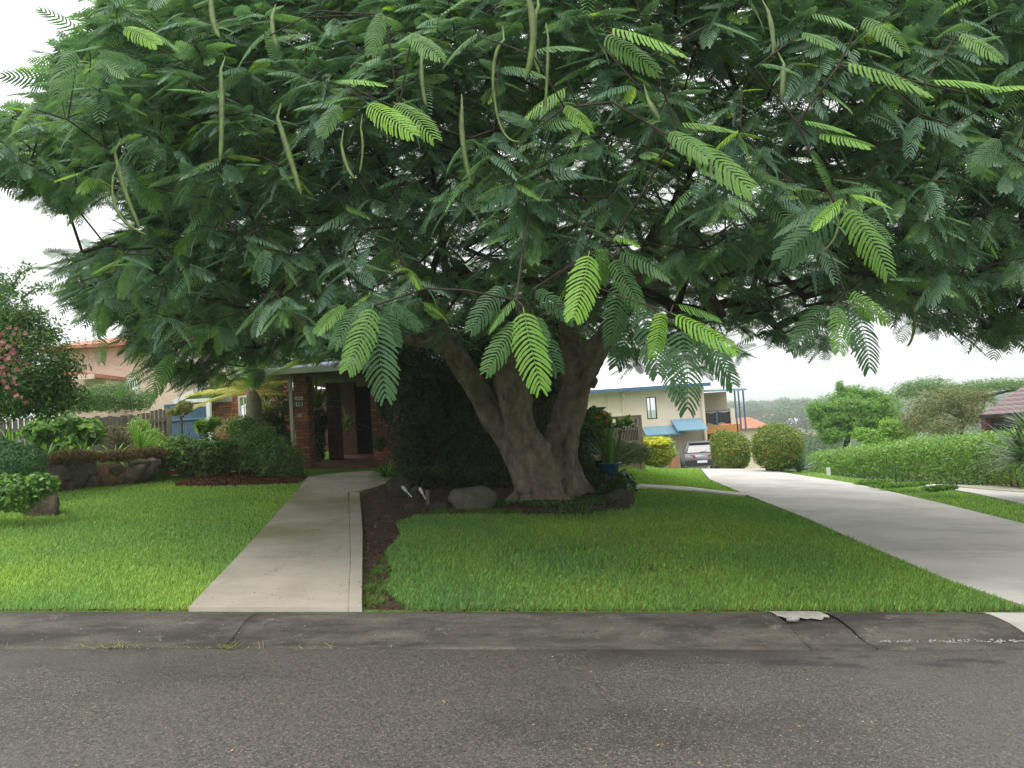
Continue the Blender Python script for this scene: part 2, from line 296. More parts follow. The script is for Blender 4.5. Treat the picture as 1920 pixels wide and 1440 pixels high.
class MB:
    def __init__(s): s.v = []; s.f = []
    def add(s, vs, fs):
        k = len(s.v); s.v += [tuple(map(float, v)) for v in vs]; s.f += [tuple(i+k for i in f) for f in fs]; return s
    def box(s, lo, hi, rz=0, piv=None):
        x0, y0, z0 = lo; x1, y1, z1 = hi
        vs = [(x0, y0, z0), (x1, y0, z0), (x1, y1, z0), (x0, y1, z0), (x0, y0, z1), (x1, y0, z1), (x1, y1, z1), (x0, y1, z1)]
        if rz:
            cx, cy = piv if piv else ((x0+x1)/2, (y0+y1)/2); c, n_ = math.cos(rz), math.sin(rz)
            vs = [(cx+(x-cx)*c-(y-cy)*n_, cy+(x-cx)*n_+(y-cy)*c, z) for x, y, z in vs]
        return s.add(vs, [(0, 3, 2, 1), (4, 5, 6, 7), (0, 1, 5, 4), (1, 2, 6, 5), (2, 3, 7, 6), (3, 0, 4, 7)])
    def beam(s, a, b, w_, h, up=(0, 0, 1)):
        a = Vector([float(i) for i in a]); b = Vector([float(i) for i in b]); d = (b-a).normalized(); u = Vector(up); r = d.cross(u)
        if r.length < 1e-4: r = d.cross(Vector((0, 1, 0)))
        r.normalize(); u = r.cross(d).normalized()
        vs = [p+r*sx*w_/2+u*sz*h/2 for p in (a, b) for sx, sz in ((-1, -1), (1, -1), (1, 1), (-1, 1))]
        return s.add(vs, [(0, 1, 2, 3), (7, 6, 5, 4), (0, 4, 5, 1), (1, 5, 6, 2), (2, 6, 7, 3), (3, 7, 4, 0)])
    def tube(s, pts, rad, n_=8, cap=True):
        pts = [Vector([float(i) for i in p]) for p in pts]; rings = []
        ref = Vector((.3, 1, .2)).normalized()
        for i, p in enumerate(pts):
            d = (pts[min(i+1, len(pts)-1)]-pts[max(i-1, 0)]).normalized(); a = d.cross(ref)
            if a.length < 1e-3: a = d.cross(Vector((1, 0, 0)))
            a.normalize(); b = d.cross(a); r = rad[i] if hasattr(rad, '__len__') else rad
            rings.append([p+(a*math.cos(2*math.pi*k/n_)+b*math.sin(2*math.pi*k/n_))*r for k in range(n_)])
        vs = [v for rr in rings for v in rr]; fs = []
        for i in range(len(pts)-1):
            for k in range(n_): fs.append((i*n_+k, i*n_+(k+1) % n_, (i+1)*n_+(k+1) % n_, (i+1)*n_+k))
        if cap: fs.append(tuple(range(n_))[::-1]); fs.append(tuple((len(pts)-1)*n_+k for k in range(n_)))
        return s.add(vs, fs)
    def lathe(s, c, prof, n_=20):
        vs = [(c[0]+r*math.cos(2*math.pi*k/n_), c[1]+r*math.sin(2*math.pi*k/n_), c[2]+z) for r, z in prof for k in range(n_)]
        fs = [(i*n_+k, i*n_+(k+1) % n_, (i+1)*n_+(k+1) % n_, (i+1)*n_+k) for i in range(len(prof)-1) for k in range(n_)]
        fs.append(tuple(range(n_))[::-1]); return s.add(vs, fs)
    def build(s, name, m_, parent=None, bevel=0, smooth=False, origin=None):
        V = np.array(s.v)
        if parent is not None: o0 = np.array(parent.location)
        elif origin is not None: o0 = np.array(origin)
        else: o0 = np.array([(V[:, 0].min()+V[:, 0].max())/2, (V[:, 1].min()+V[:, 1].max())/2, V[:, 2].min()])
        me = bpy.data.meshes.new(name); me.from_pydata([tuple(v) for v in (V-o0)], [], s.f); me.materials.append(m_)
        bm = bmesh.new(); bm.from_mesh(me); bmesh.ops.recalc_face_normals(bm, faces=bm.faces)
        if bevel: bmesh.ops.bevel(bm, geom=[e_ for e_ in bm.edges], offset=bevel, segments=2, affect='EDGES', clamp_overlap=True)
        bm.to_mesh(me); bm.free()
        if smooth: me.polygons.foreach_set('use_smooth', [True]*len(me.polygons))
        o = bpy.data.objects.new(name, me); col.objects.link(o)
        if parent is not None: o.parent = parent
        else: o.location = Vector([float(v) for v in o0])
        return o
def dup(root, loc, label, group=None):
    r = root.copy(); col.objects.link(r); r.location = Vector([float(v) for v in loc]); r['label'] = label
    for ch in root.children:
        c_ = ch.copy(); col.objects.link(c_); c_.parent = r
        for g_ in ch.children:
            d_ = g_.copy(); col.objects.link(d_); d_.parent = c_
    return r
def sheet(name, poly, off, thick, m_, label=None, kind='structure', step=.5, zoff=None):
    """polygon in world xy draped over the ground, with a real thickness"""
    bm = bmesh.new(); vs = [bm.verts.new((float(x), float(y), 0)) for x, y in poly]; bm.faces.new(vs)
    xs = [p[0] for p in poly]; ys = [p[1] for p in poly]
    for ax, a, b_ in ((0, min(xs), max(xs)), (1, min(ys), max(ys))):
        k = math.floor(a/step)*step+step
        while k < b_:
            co = (k, 0, 0) if ax == 0 else (0, k, 0); no = (1, 0, 0) if ax == 0 else (0, 1, 0)
            bmesh.ops.bisect_plane(bm, geom=bm.verts[:]+bm.edges[:]+bm.faces[:], plane_co=co, plane_no=no, dist=1e-5); k += step
    bmesh.ops.recalc_face_normals(bm, faces=bm.faces)
    for f in bm.faces:
        if f.normal.z < 0: f.normal_flip()
    ed = [e_ for e_ in bm.edges if e_.is_boundary]
    for v in bm.verts: v.co.z = gz(v.co.x, v.co.y)+off+(zoff(v.co.x, v.co.y) if zoff else 0)
    if thick:
        r = bmesh.ops.extrude_edge_only(bm, edges=ed)
        for g_ in r['geom']:
            if isinstance(g_, bmesh.types.BMVert): g_.co.z -= thick
    me = bpy.data.meshes.new(name); bm.to_mesh(me); bm.free(); me.materials.append(m_)
    o = bpy.data.objects.new(name, me); col.objects.link(o)
    return tag(o, label, None, None, kind)
def Gp(lst): return [tuple(G(x, y)[:2]) for x, y in lst]

# ------------------------------------------------------------ ground, road, kerb, path, driveway
xs = np.unique(np.round(np.concatenate([np.arange(-14, 18, .4), np.arange(-60, -14, 3), np.arange(18, 80, 3), np.arange(80, 500, 40), np.arange(-400, -60, 40)]), 3))
ys = np.unique(np.round(np.concatenate([np.arange(6.3, 30, .4), np.arange(30, 90, 2.5), np.arange(90, 300, 10), np.arange(300, 760, 60), [6.2], np.arange(-120, 6, 30)]), 3))
X, Y = np.meshgrid(xs, ys); Z = ground(X, Y)
ni, nj = X.shape; idx = np.arange(ni*nj).reshape(ni, nj)
Fq = np.stack([idx[:-1, :-1], idx[:-1, 1:], idx[1:, 1:], idx[1:, :-1]], -1).reshape(-1, 4)
g = mesh_np('ground', np.stack([X, Y, Z], -1).reshape(-1, 3), Fq, M['turf'], smooth=True, origin=(0, 0, 0)); tag(g, kind='structure')
rx = np.concatenate([np.arange(-25, 45.1, 1.0)]); rx = np.concatenate([[-400], rx, [400]])
ry = np.array([-9, -5, -2, 0, 1, 2, 3, 4, 5, 5.45, 5.7])
X, Y = np.meshgrid(rx, ry); Z = -.065*np.clip(X, -25, 45)+.02*np.clip((5.7-Y)/4, 0, 1)
ni, nj = X.shape; idx = np.arange(ni*nj).reshape(ni, nj); Fq = np.stack([idx[:-1, :-1], idx[:-1, 1:], idx[1:, 1:], idx[1:, :-1]], -1).reshape(-1, 4)
g = mesh_np('road', np.stack([X, Y, Z], -1).reshape(-1, 3), Fq, M['asphalt'], smooth=True, origin=(0, 0, 0)); tag(g, kind='structure')

def kerb_piece(name, x0, x1, m_, prof, skew0=0, skew1=0, lab=None, amp=.006):
    n_ = max(2, int((x1-x0)/.06)); V = []; k = len(prof)
    for i in range(n_+1):
        for j, (yy, zz) in enumerate(prof):
            t_ = i/n_; x = x0+(x1-x0)*t_ + (1-j/(k-1))*(skew0*(1-t_)+skew1*t_)
            nn = mnoise.noise(Vector((x*3, yy*6, zz*6)))*amp+mnoise.noise(Vector((x*14, yy*25, zz*25)))*amp*.6
            V.append((x, yy+(nn if 0 < j < k-2 else 0), zz+(nn if j < k-2 else 0)-.065*x))
    V = np.array(V); idx = np.arange(len(V)).reshape(n_+1, k)
    F_ = np.stack([idx[:-1, :-1], idx[1:, :-1], idx[1:, 1:], idx[:-1, 1:]], -1).reshape(-1, 4)
    caps = [np.array([idx[0][::-1]]), np.array([idx[-1]])]
    o = mesh_np(name, V, [F_]+caps, m_, smooth=True, origin=(0, 0, 0)); tag(o, kind='structure'); return o
PR = [(5.66, -.05), (5.68, .008), (5.74, .012), (5.80, .022), (5.87, .045), (5.95, .078), (6.04, .103), (6.13, .117), (6.22, .123), (6.285, .122), (6.30, .118), (6.302, -.1)]
PD = [(5.66, -.05), (5.68, .008), (5.74, .011), (5.80, .018), (5.87, .033), (5.95, .052), (6.04, .072), (6.13, .09), (6.22, .108), (6.285, .12), (6.30, .122), (6.302, -.1)]
kerb_piece('kerb', -25, -2.15, M['kerb'], PR, 0, -.09)
kerb_piece('kerb', -2.145, 1.95, M['kerb'], PR, -.09, .1)
kerb_piece('kerb', 1.956, 2.36, M['kerb'], [(a, b_*.86 if b_ > .03 else b_) for a, b_ in PR], .1, .17, amp=.02)
kerb_piece('kerb', 2.367, 3.63, M['kerb'], PR, .17, .19)
kerb_piece('kerb', 3.64, 8.8, M['driveway'], PD, .19, .19, amp=.001)
kerb_piece('kerb', 8.82, 45, M['kerb'], PR, 0, 0)

path_l = [(358, 1144), (440, 1055), (520, 966), (560, 920), (577, 896)]
path_r = [(655, 1144), (657, 1060), (656, 1000), (654, 950), (652, 927)]
pl = Gp(path_l); prr = Gp(path_r)
land = Gp([(577, 896), (640, 889), (697, 885), (720, 893), (745, 902), (705, 916), (677, 923), (654, 926)])
pl[0] = (pl[0][0], 6.305); prr[0] = (prr[0][0], 6.305)
path_poly = pl[:-1]+[land[0]]+land[1:-1]+[prr[-1]]+prr[::-1][1:]
sheet('path', path_poly, .035, .1, M['path'])
es = Gp([(655.8, 1144), (657.8, 1060), (656.8, 1000), (655, 950), (654.5, 928), (674, 925.5), (680, 1000), (681, 1144)])
es[0] = (es[0][0], 6.305); es[-1] = (es[-1][0], 6.305)
sheet('path_edge_strip', es, .04, .14, M['path'])
# tooled joints across the path: shallow dark grooves
mb = MB()
for (xa, ya, xb, yb) in ((522, 967, 657, 965), (447, 1052, 657, 1050)):
    A = G(xa, ya); B = G(xb, yb)
    for t_ in range(8):
        p = A+(B-A)*t_/8; q = A+(B-A)*(t_+1)/8
        mb.add([(p[0], p[1]-.003, gz(p[0], p[1])+.0368), (q[0], q[1]-.003, gz(q[0], q[1])+.0368), (q[0], q[1]+.003, gz(q[0], q[1])+.0368), (p[0], p[1]+.003, gz(p[0], p[1])+.0368)], [(0, 1, 2, 3)])
tag(mb.build('path_joint', M['soil'], origin=(0, 0, 0)), kind='structure')
dl = Gp([(1905, 1149), (1780, 1094), (1640, 1033), (1500, 970), (1400, 930), (1330, 900), (1265, 877)])
dr = Gp([(1920, 985), (1760, 945), (1600, 908), (1440, 883), (1345, 876)])
dl[0] = (4.08, 6.305)
far_l = (6.9, 34.0); far_r = (10.6, 34.0); 
drive_poly = dl[:-1]+[dl[-1], far_l, (8.4, 41), (12.8, 42), far_r]+dr[::-1][1:]+[(8.4, 9.0), (8.8, 6.305)]
sheet('driveway', drive_poly, .03, .1, M['driveway'])
ts = Gp([(1190, 915), (1300, 921), (1398, 931), (1404, 926.5), (1300, 916), (1190, 910)])
sheet('edging_strip', ts, .03, .08, M['driveway'])
nd = Gp([(1920, 947), (1820, 925), (1700, 908)])+[tuple(G(1660, 899)[:2]), tuple(G(1700, 902)[:2]), tuple(G(1800, 910)[:2]), tuple(G(1920, 926)[:2]), (15.5, 14.0)]
sheet('footpath', nd, .025, .08, M['driveway'])
bedL = Gp([(328, 912), (345, 905), (400, 893), (440, 889), (500, 887), (560, 884), (574, 897), (558, 908), (480, 910), (400, 913)])
sheet('mulch_bed', bedL, .03, .05, M['mulch'], 'bark mulch')
bedR = Gp([(684, 1143), (683, 1000), (679, 928), (745, 906), (800, 890), (1000, 880), (1120, 885), (1185, 905), (1192, 925), (1180, 957), (1060, 968), (940, 967), (780, 968), (742, 985), (752, 1005), (720, 1040), (735, 1075), (722, 1110), (762, 1143)])
bedR = [(x, max(y, 6.306)) for x, y in bedR]
sheet('garden_soil', bedR, .012, .05, M['soil'])

# ------------------------------------------------------------ foliage generators
def unit(v): return v/np.maximum(np.linalg.norm(v, axis=-1, keepdims=True), 1e-9)
def rand_unit(n_): return unit(RNG.normal(size=(n_, 3)))
def pick_cols(n_, cols, var=.22):
    c_ = np.array([k[0] for k in cols], float); w_ = np.array([k[1] for k in cols], float); w_ /= w_.sum()
    i = RNG.choice(len(c_), n_, p=w_); return c_[i]*(1+RNG.uniform(-var, var, (n_, 1)))
def leaves(P_, N_, size, cols, aspect=.45, fold=.15, dirs=None, var=.22):
    """one folded leaf (2 quads -> 4 tris kept as quads) per point, facing N_"""
    n_ = len(P_); N_ = unit(N_)
    d = unit(np.cross(N_, rand_unit(n_))) if dirs is None else unit(dirs-(dirs*N_).sum(1, keepdims=True)*N_)
    s_ = np.cross(N_, d); L_ = size*RNG.uniform(.65, 1.3, (n_, 1)); W_ = L_*aspect
    a = P_-d*L_*.5; b_ = P_+s_*W_*.5+N_*W_*fold; c_ = P_+d*L_*.5-N_*L_*.12; e_ = P_-s_*W_*.5+N_*W_*fold
    V = np.stack([a, b_, c_, e_], 1).reshape(-1, 3)
    k = np.arange(n_)*4; F_ = np.stack([k, k+1, k+2, k+3], -1)
    F3 = np.concatenate([np.stack([k, k+1, k+2], -1), np.stack([k, k+2, k+3], -1)])
    C_ = np.repeat(pick_cols(n_, cols, var), 4, 0)
    return V, F3, C_
def blob_points(blobs, n_, inner=.45, rough=.22, freq=2.2, clump=0):
    vol = np.array([b_[1][0]*b_[1][1]*b_[1][2] for b_ in blobs])**(2/3); k = RNG.choice(len(blobs), n_, p=vol/vol.sum())
    c_ = np.array([b_[0] for b_ in blobs], float)[k]; r_ = np.array([b_[1] for b_ in blobs], float)[k]
    u = rand_unit(n_); rr = 1-np.abs(RNG.normal(0, inner*.5, n_)); rr = np.clip(rr, .15, 1)
    ph = np.array([mnoise.noise(Vector(c_[i]*1.3+u[i]*freq)) for i in range(n_)])
    ph2 = np.array([mnoise.noise(Vector(c_[i]*2.1+u[i]*freq*2.7)) for i in range(n_)])
    rr = rr*(1+rough*ph*1.3+rough*.9*ph2)
    return c_+u*r_*rr[:, None], u
def flower(c_, nrm, size, cols, root, name='flower', petals=9):
    n_ = unit(np.array(nrm, float)); t_ = unit(np.cross(n_, [.3, .2, .9])); b_ = np.cross(n_, t_); V = [np.array(c_)]; F_ = []
    for k in range(petals):
        a = 2*math.pi*k/petals+RNG.normal(0, .15); lift = RNG.uniform(-.1, .7); L_ = size*.5*RNG.uniform(.7, 1.15)
        d = unit(t_*math.cos(a)+b_*math.sin(a)+n_*lift); s_ = np.cross(n_, d)*L_*.38; q = len(V)
        V += [c_+d*L_*.6+s_, c_+d*L_+n_*RNG.uniform(-.1, .1)*L_, c_+d*L_*.6-s_]; F_.append((0, q, q+1, q+2))
    o = mesh_np(name, np.array(V), np.array(F_), M['petal'], root, np.repeat(pick_cols(1, cols), len(V), 0)); return o
def shrub(name, blobs, n_, size, cols, label=None, cat='shrub', parent=None, aspect=.45, inner=.45, rough=.22, up=.3, mat='leaf', group=None, freq=2.2, flowers=None, clipz=True, stems=0, extra=None):
    """a shrub: leaf mass as 'foliage' plus a few stems, under an Empty at its base"""
    bl = np.array([b_[0] for b_ in blobs]); base = bl.mean(0); base[2] = min(b_[0][2]-b_[1][2] for b_ in blobs)
    P_, u = blob_points(blobs, n_, inner, rough, freq)
    if clipz:
        gzz = ground(P_[:, 0], P_[:, 1])+.02; P_[:, 2] = np.maximum(P_[:, 2], gzz+RNG.uniform(0, .05, n_))
    N_ = u*.8+rand_unit(n_)*.7+np.array([0, 0, up])
    if extra is not None:
        P_ = np.concatenate([P_, extra]); N_ = np.concatenate([N_, rand_unit(len(extra))+[0, 0, .5]]); u = np.concatenate([u, rand_unit(len(extra))])
    V, F_, C_ = leaves(P_, N_, size, cols, aspect)
    root = parent
    if parent is None: root = empty(name, base, label, cat, group)
    fo = mesh_np('foliage', V, F_, M[mat], root, C_)
    if stems:
        mb = MB()
        for i in range(stems):
            q = P_[RNG.integers(n_)]; b0 = base+np.array([RNG.uniform(-.1, .1), RNG.uniform(-.1, .1), -.05]); b0[2] = gz(b0[0], b0[1])-.05
            mid = (b0+q)/2+np.array([0, 0, .1]); mb.tube([b0, mid, q], [.03, .018, .006], 5)
        mb.build('stem', M['stem'], root)
    if flowers:
        nf, fs, fc, rise = flowers; k = RNG.choice(n_, nf*8, replace=False)
        scr = (P_[k]-base)@np.array([0, -.5, .6]); k = k[np.argsort(-scr)][:nf*3]; RNG.shuffle(k); k = k[:nf]
        for i in k:
            flower(P_[i]+u[i]*rise, u[i]+np.array([0, -.5, .2]), fs, fc, root)
    return root
def strappy(name, c_, n_, length, width, cols, droop=.5, label=None, cat='plant', parent=None, up=.9, segs=5, mat='leaf_gloss', spread=.04, stiff=False, group=None):
    """sword leaves arching out of one crown"""
    V = []; F_ = []; C_ = []; cc = pick_cols(n_, cols)
    for i in range(n_):
        az = RNG.uniform(0, 2*math.pi); el = np.clip(RNG.normal(up, .35), .05, 1.5); L_ = length*RNG.uniform(.6, 1.1); p = np.array(c_, float)+np.array([math.cos(az), math.sin(az), 0])*RNG.uniform(0, spread)
        d = np.array([math.cos(az)*math.cos(el), math.sin(az)*math.cos(el), math.sin(el)]); s_ = np.array([-math.sin(az), math.cos(az), 0])
        k = len(V)
        for j in range(segs+1):
            t_ = j/segs; ww = width*(.55+.9*t_*(1-t_)*2)*(1-t_**4)+.001
            V.append(p-s_*ww/2); V.append(p+s_*ww/2); C_ += [cc[i], cc[i]]
            dd = d+np.array([0, 0, -droop*t_*1.6]); dd /= np.linalg.norm(dd); p = p+dd*L_/segs
            if j: F_.append((k+2*j-2, k+2*j-1, k+2*j+1, k+2*j))
    o = mesh_np(name, np.array(V), np.array(F_), M[mat], parent, np.array(C_), origin=None if parent is not None else tuple(c_))
    if parent is None: tag(o, label, cat, group)
    return o
def rock(name, c_, r_, m_, label, cat='rock', group=None, seed=0, sub=3, rough=.28, rz=0, flat=.0):
    bm = bmesh.new(); bmesh.ops.create_icosphere(bm, subdivisions=sub, radius=1)
    cz, sz = math.cos(rz), math.sin(rz)
    for v in bm.verts:
        d = v.co.normalized(); k = 1+rough*mnoise.noise(d*1.1+Vector((seed*3.1, 0, 0)))*1.6+rough*.5*mnoise.noise(d*3+Vector((0, seed*2.3, 0)))
        q = Vector((d.x, d.y, d.z))
        for ax in range(3):                                            # squarish, split-stone look
            q[ax] = math.copysign(abs(q[ax])**.75, q[ax])
        q *= k; q = Vector((q.x*r_[0], q.y*r_[1], q.z*r_[2])); v.co = (q.x*cz-q.y*sz, q.x*sz+q.y*cz, q.z+r_[2]*(.75-flat))
    me = bpy.data.meshes.new(name); bm.to_mesh(me); bm.free(); me.materials.append(m_); me.polygons.foreach_set('use_smooth', [True]*len(me.polygons))
    o = bpy.data.objects.new(name, me); col.objects.link(o); o.location = Vector([float(i) for i in c_]); return tag(o, label, cat, group)

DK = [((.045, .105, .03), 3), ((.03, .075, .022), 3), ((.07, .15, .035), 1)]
MID = [((.095, .21, .045), 3), ((.065, .15, .035), 2), ((.16, .31, .06), 1.3)]
LIT = [((.20, .38, .06), 3), ((.13, .27, .045), 2), ((.3, .48, .08), 1)]
YEL = [((.62, .62, .03), 3), ((.45, .5, .03), 2), ((.7, .66, .05), 1)]
GREY = [((.10, .16, .07), 3), ((.07, .12, .05), 2), ((.16, .22, .10), 1)]

# ------------------------------------------------------------ wear on the kerb and road
def prz(y): return float(np.interp(y, [p[0] for p in PR], [p[1] for p in PR]))
V = []; F_ = []; nn_ = 26; kk_ = 9
for i in range(nn_+1):
    x = 1.93+.40*i/nn_; lo_ = 6.10+.012*math.sin(i*.9)+.025*mnoise.noise(Vector((i*.5, 0, 0)))+.02*math.sin(i*.23)+(.05*(i-18)/8 if i > 18 else 0)+(.05*(3-i)/3 if i < 3 else 0)
    for j in range(kk_): y = 6.299-(6.299-lo_)*j/(kk_-1); V.append((x+(6.3-y)*.25, y, prz(y)-.065*x+.012-(.008 if j == kk_-1 else 0)))
idx = np.arange(len(V)).reshape(nn_+1, kk_); tag(mesh_np('kerb_patch', np.array(V), np.stack([idx[:-1, :-1], idx[:-1, 1:], idx[1:, 1:], idx[1:, :-1]], -1).reshape(-1, 4), M['patch'], smooth=True, origin=(0, 0, 0)), kind='structure')
V = []; F_ = []; 
for i in range(620):
    x = 2.55+RNG.uniform(0, 3.6)**1.0; y = 5.80+RNG.normal(0, .012); a_, b_ = RNG.uniform(.004, .014), RNG.uniform(.003, .007); k = len(V); z_ = prz(y)-.065*x+.006
    if RNG.uniform() < np.interp(x, [2.55, 3.3], [.8, 0]): continue
    V += [(x-a_, y-b_*.6, prz(y-b_)-.065*x+.006), (x, y-b_, prz(y-b_)-.065*x+.006), (x+a_, y+b_*.3, prz(y)-.065*x+.007), (x, y+b_, prz(y+b_)-.065*x+.008)]; F_.append((k, k+1, k+2, k+3))
tag(mesh_np('worn_gutter_line', np.array(V), np.array(F_), M['lime'], origin=(0, 0, 0)), kind='structure')

q = (2.06, 6.07); rock('loose_stone', (q[0], q[1], prz(q[1])-.065*q[0]-.005), (.05, .022, .022), M['lime'], 'small white broken stone lodged in the damaged kerb', seed=9, sub=2)

# ------------------------------------------------------------ the big spreading tree
def frond_template(npair=15, segs=4, droop=.25, wide=.036, zig=True, pdroop=.3, plen=.3, rach=True, seed=0):
    rg = np.random.default_rng(seed); V = []; F_ = []
    ax = lambda t_: np.array([.03*math.sin(3*t_+seed), t_, -droop*t_*t_])
    if rach:
        for i in range(4):
            t_ = i/3; a = ax(t_*.98); ww = .006*(1-t_*.6); V += [a-[ww, 0, 0], a+[ww, 0, 0]]
            if i: F_.append((2*i-2, 2*i-1, 2*i+1, 2*i))
    wz = [.5, 1, .82, 1.0, .5] if zig else [.7, 1, .4]
    for i in range(npair):
        t_ = .1+.88*i/(npair-1); Lp = plen*(math.sin(math.pi*(.14+.74*t_)))**.8*rg.uniform(.9, 1.08)
        ang = R(84-38*t_**1.3)+rg.normal(0, .05)
        for s_ in (-1, 1):
            a = ax(t_); d = np.array([s_*math.sin(ang), math.cos(ang), 0]); n2 = np.array([-d[1]*s_, d[0]*s_, 0])
            k = len(V)
            for j in range(segs+1):
                u = j/segs; c_ = a+d*Lp*u+np.array([-s_*.10*u*u*Lp, .28*u*u*Lp, -pdroop*Lp*u**1.6]); ww = wide*wz[j if len(wz) > segs else min(j, len(wz)-1)]*.5
                V += [c_-n2*ww, c_+n2*ww]
                if j: F_.append((k+2*j-2, k+2*j-1, k+2*j+1, k+2*j))
    return np.array(V), np.array(F_)
def fronds(tmpls, pos, rdir, nrm, scale, colr):
    rdir = unit(rdir); nrm = unit(nrm-(nrm*rdir).sum(1, keepdims=True)*rdir); sd = np.cross(rdir, nrm)
    Vs = []; Fs = []; Cs = []; k = 0; which = RNG.integers(len(tmpls), size=len(pos))
    for ti, (T, F_) in enumerate(tmpls):
        m_ = which == ti
        if not m_.any(): continue
        A = (T[None, :, 0:1]*sd[m_][:, None]+T[None, :, 1:2]*rdir[m_][:, None]+T[None, :, 2:3]*nrm[m_][:, None])*scale[m_][:, None, None]+pos[m_][:, None]
        n_ = A.shape[0]; Vs.append(A.reshape(-1, 3)); Fs.append((F_[None]+(k+np.arange(n_)*len(T))[:, None, None]).reshape(-1, 4)); Cs.append(np.repeat(colr[m_], len(T), 0)); k += n_*len(T)
    return np.concatenate(Vs), np.concatenate(Fs), np.concatenate(Cs)
YB = np.array([(-400, 330), (60, 540), (120, 560), (170, 605), (225, 640), (260, 705), (330, 740), (440, 735), (480, 695), (560, 685), (640, 668), (700, 690), (740, 685), (790, 668), (860, 655), (930, 662), (1000, 655), (1080, 648), (1130, 660), (1180, 690), (1240, 715), (1300, 725), (1370, 720), (1395, 690), (1430, 650), (1500, 665), (1550, 675), (1570, 635), (1650, 600), (1700, 570), (1740, 620), (1790, 630), (1810, 600), (1840, 645), (1900, 670), (2300, 700)], float)
NOTCH = [(-400, 335), (20, 335), (60, 390), (150, 405), (192, 340), (235, 360), (240, 430), (110, 475), (85, 560), (70, 620), (-400, 620)]
CORN = [(-400, -80), (150, -80), (115, 45), (60, 120), (15, 190), (-400, 215)]
TC = np.array([.7, 13.6])
def in_crown(p, mar=0.2):
    ok = np.ones(len(p), bool)
    for dz in (0, -mar):
        x_, y_, _ = proj(p+np.array([0, 0, dz])); ok &= y_ < np.interp(x_, YB[:, 0], YB[:, 1])
        ok &= ~in_poly(x_, y_, NOTCH)
    for dx in (0, -.3):
        x_, y_, _ = proj(p+np.array([dx, 0, .1])); ok &= ~in_poly(x_, y_, CORN)
    return ok
def sample_tips(n_, rmin, az_c=None, az_w=None, shell=.7):
    out_ = []
    while sum(len(o_) for o_ in out_) < n_:
        k = n_*2; az = RNG.uniform(-math.pi, math.pi, k) if az_c is None else az_c+RNG.uniform(-az_w, az_w, k)
        rho = np.sqrt(RNG.uniform(rmin**2, 1, k))
        cx, sy = np.cos(az), np.sin(az)
        Rr = np.where(sy < 0, 8.55, 8.2)*(1+.04*np.sin(az*5+1)+.03*np.sin(az*11))
        Rr = Rr+np.where(cx > 0, 1.2*cx**2, .6*cx**2)
        ztop = 8.9-3.4*rho**2.2-.9*rho**12; zb = 3.3-.5*rho**2-.4*np.abs(cx)*rho
        sh = RNG.uniform(size=k) < shell
        z = np.where(sh, ztop-np.abs(RNG.normal(0, .45, k)), zb+(ztop-zb)*RNG.uniform(0, 1, k)**1.1)
        z = np.maximum(z, zb)+.35*np.sin(cx*9+rho*14)*np.sin(sy*8-rho*9)
        p = np.stack([TC[0]+cx*rho*Rr, TC[1]+sy*rho*Rr, z-.065*(TC[0]+cx*rho*Rr)*.5], 1)
        p = p[in_crown(p)]; out_.append(p)
    return np.concatenate(out_)[:n_]
tips = np.concatenate([sample_tips(2700, 0, None, None, .6), sample_tips(3000, .6, -math.pi/2, 1.3, .6), sample_tips(500, .35, 0, math.pi, .1), sample_tips(900, .15, -math.pi/2, 1.4, .0), sample_tips(420, .5, -2.7, .55, .1)])
tree = empty('spreading_tree', (G(1010, 940)[0], 13.4, gz(.5, 13.4)), 'huge spreading shade tree with feathery fronds and long pods before the brick house', 'tree')
# thick lower limbs: (px, py, depth, radius)
LIMBS = [
 [(1012, 950, 13.25, .50), (1010, 925, 13.3, .44), (1004, 890, 13.35, .37), (994, 850, 13.35, .33), (980, 815, 13.35, .28), (971, 780, 13.3, .26), (966, 745, 13.25, .29), (958, 712, 13.2, .28), (966, 670, 13.2, .22), (985, 600, 13.1, .15), (1000, 500, 12.8, .11)],
 [(1000, 915, 13.6, .28), (968, 860, 13.65, .22), (942, 812, 13.65, .20), (913, 765, 13.6, .205), (890, 722, 13.35, .215), (862, 680, 13.3, .20), (836, 650, 13.2, .185), (805, 636, 13.1, .14), (770, 640, 12.9, .11), (720, 610, 12.5, .095), (640, 560, 11.6, .08), (540, 520, 10.8, .06)],
 [(850, 665, 13.25, .18), (825, 615, 13.3, .15), (800, 560, 13.3, .13), (770, 480, 13.3, .11), (740, 380, 13.2, .09), (700, 290, 12.8, .07)],
 [(1060, 935, 13.75, .30), (1050, 890, 13.8, .27), (1052, 840, 13.9, .28), (1062, 790, 13.9, .30), (1075, 745, 13.9, .29), (1092, 700, 13.9, .26), (1120, 655, 13.8, .23), (1150, 610, 13.7, .18), (1190, 520, 13.4, .14), (1250, 420, 12.8, .1)],
 [(1080, 720, 13.95, .25), (1068, 640, 14.1, .2), (1062, 560, 14.3, .17), (1030, 460, 14.3, .13), (1010, 360, 14.2, .1)],
 [(1092, 930, 13.75, .2), (1082, 905, 13.8, .17), (1072, 868, 13.85, .13), (1066, 820, 13.9, .12)],
 [(1030, 900, 13.6, .28), (1036, 850, 13.75, .22), (1045, 800, 13.9, .2)],
 [(1165, 590, 13.65, .15), (1230, 540, 13.9, .12), (1320, 500, 14.5, .1), (1420, 450, 14.8, .07)],
]
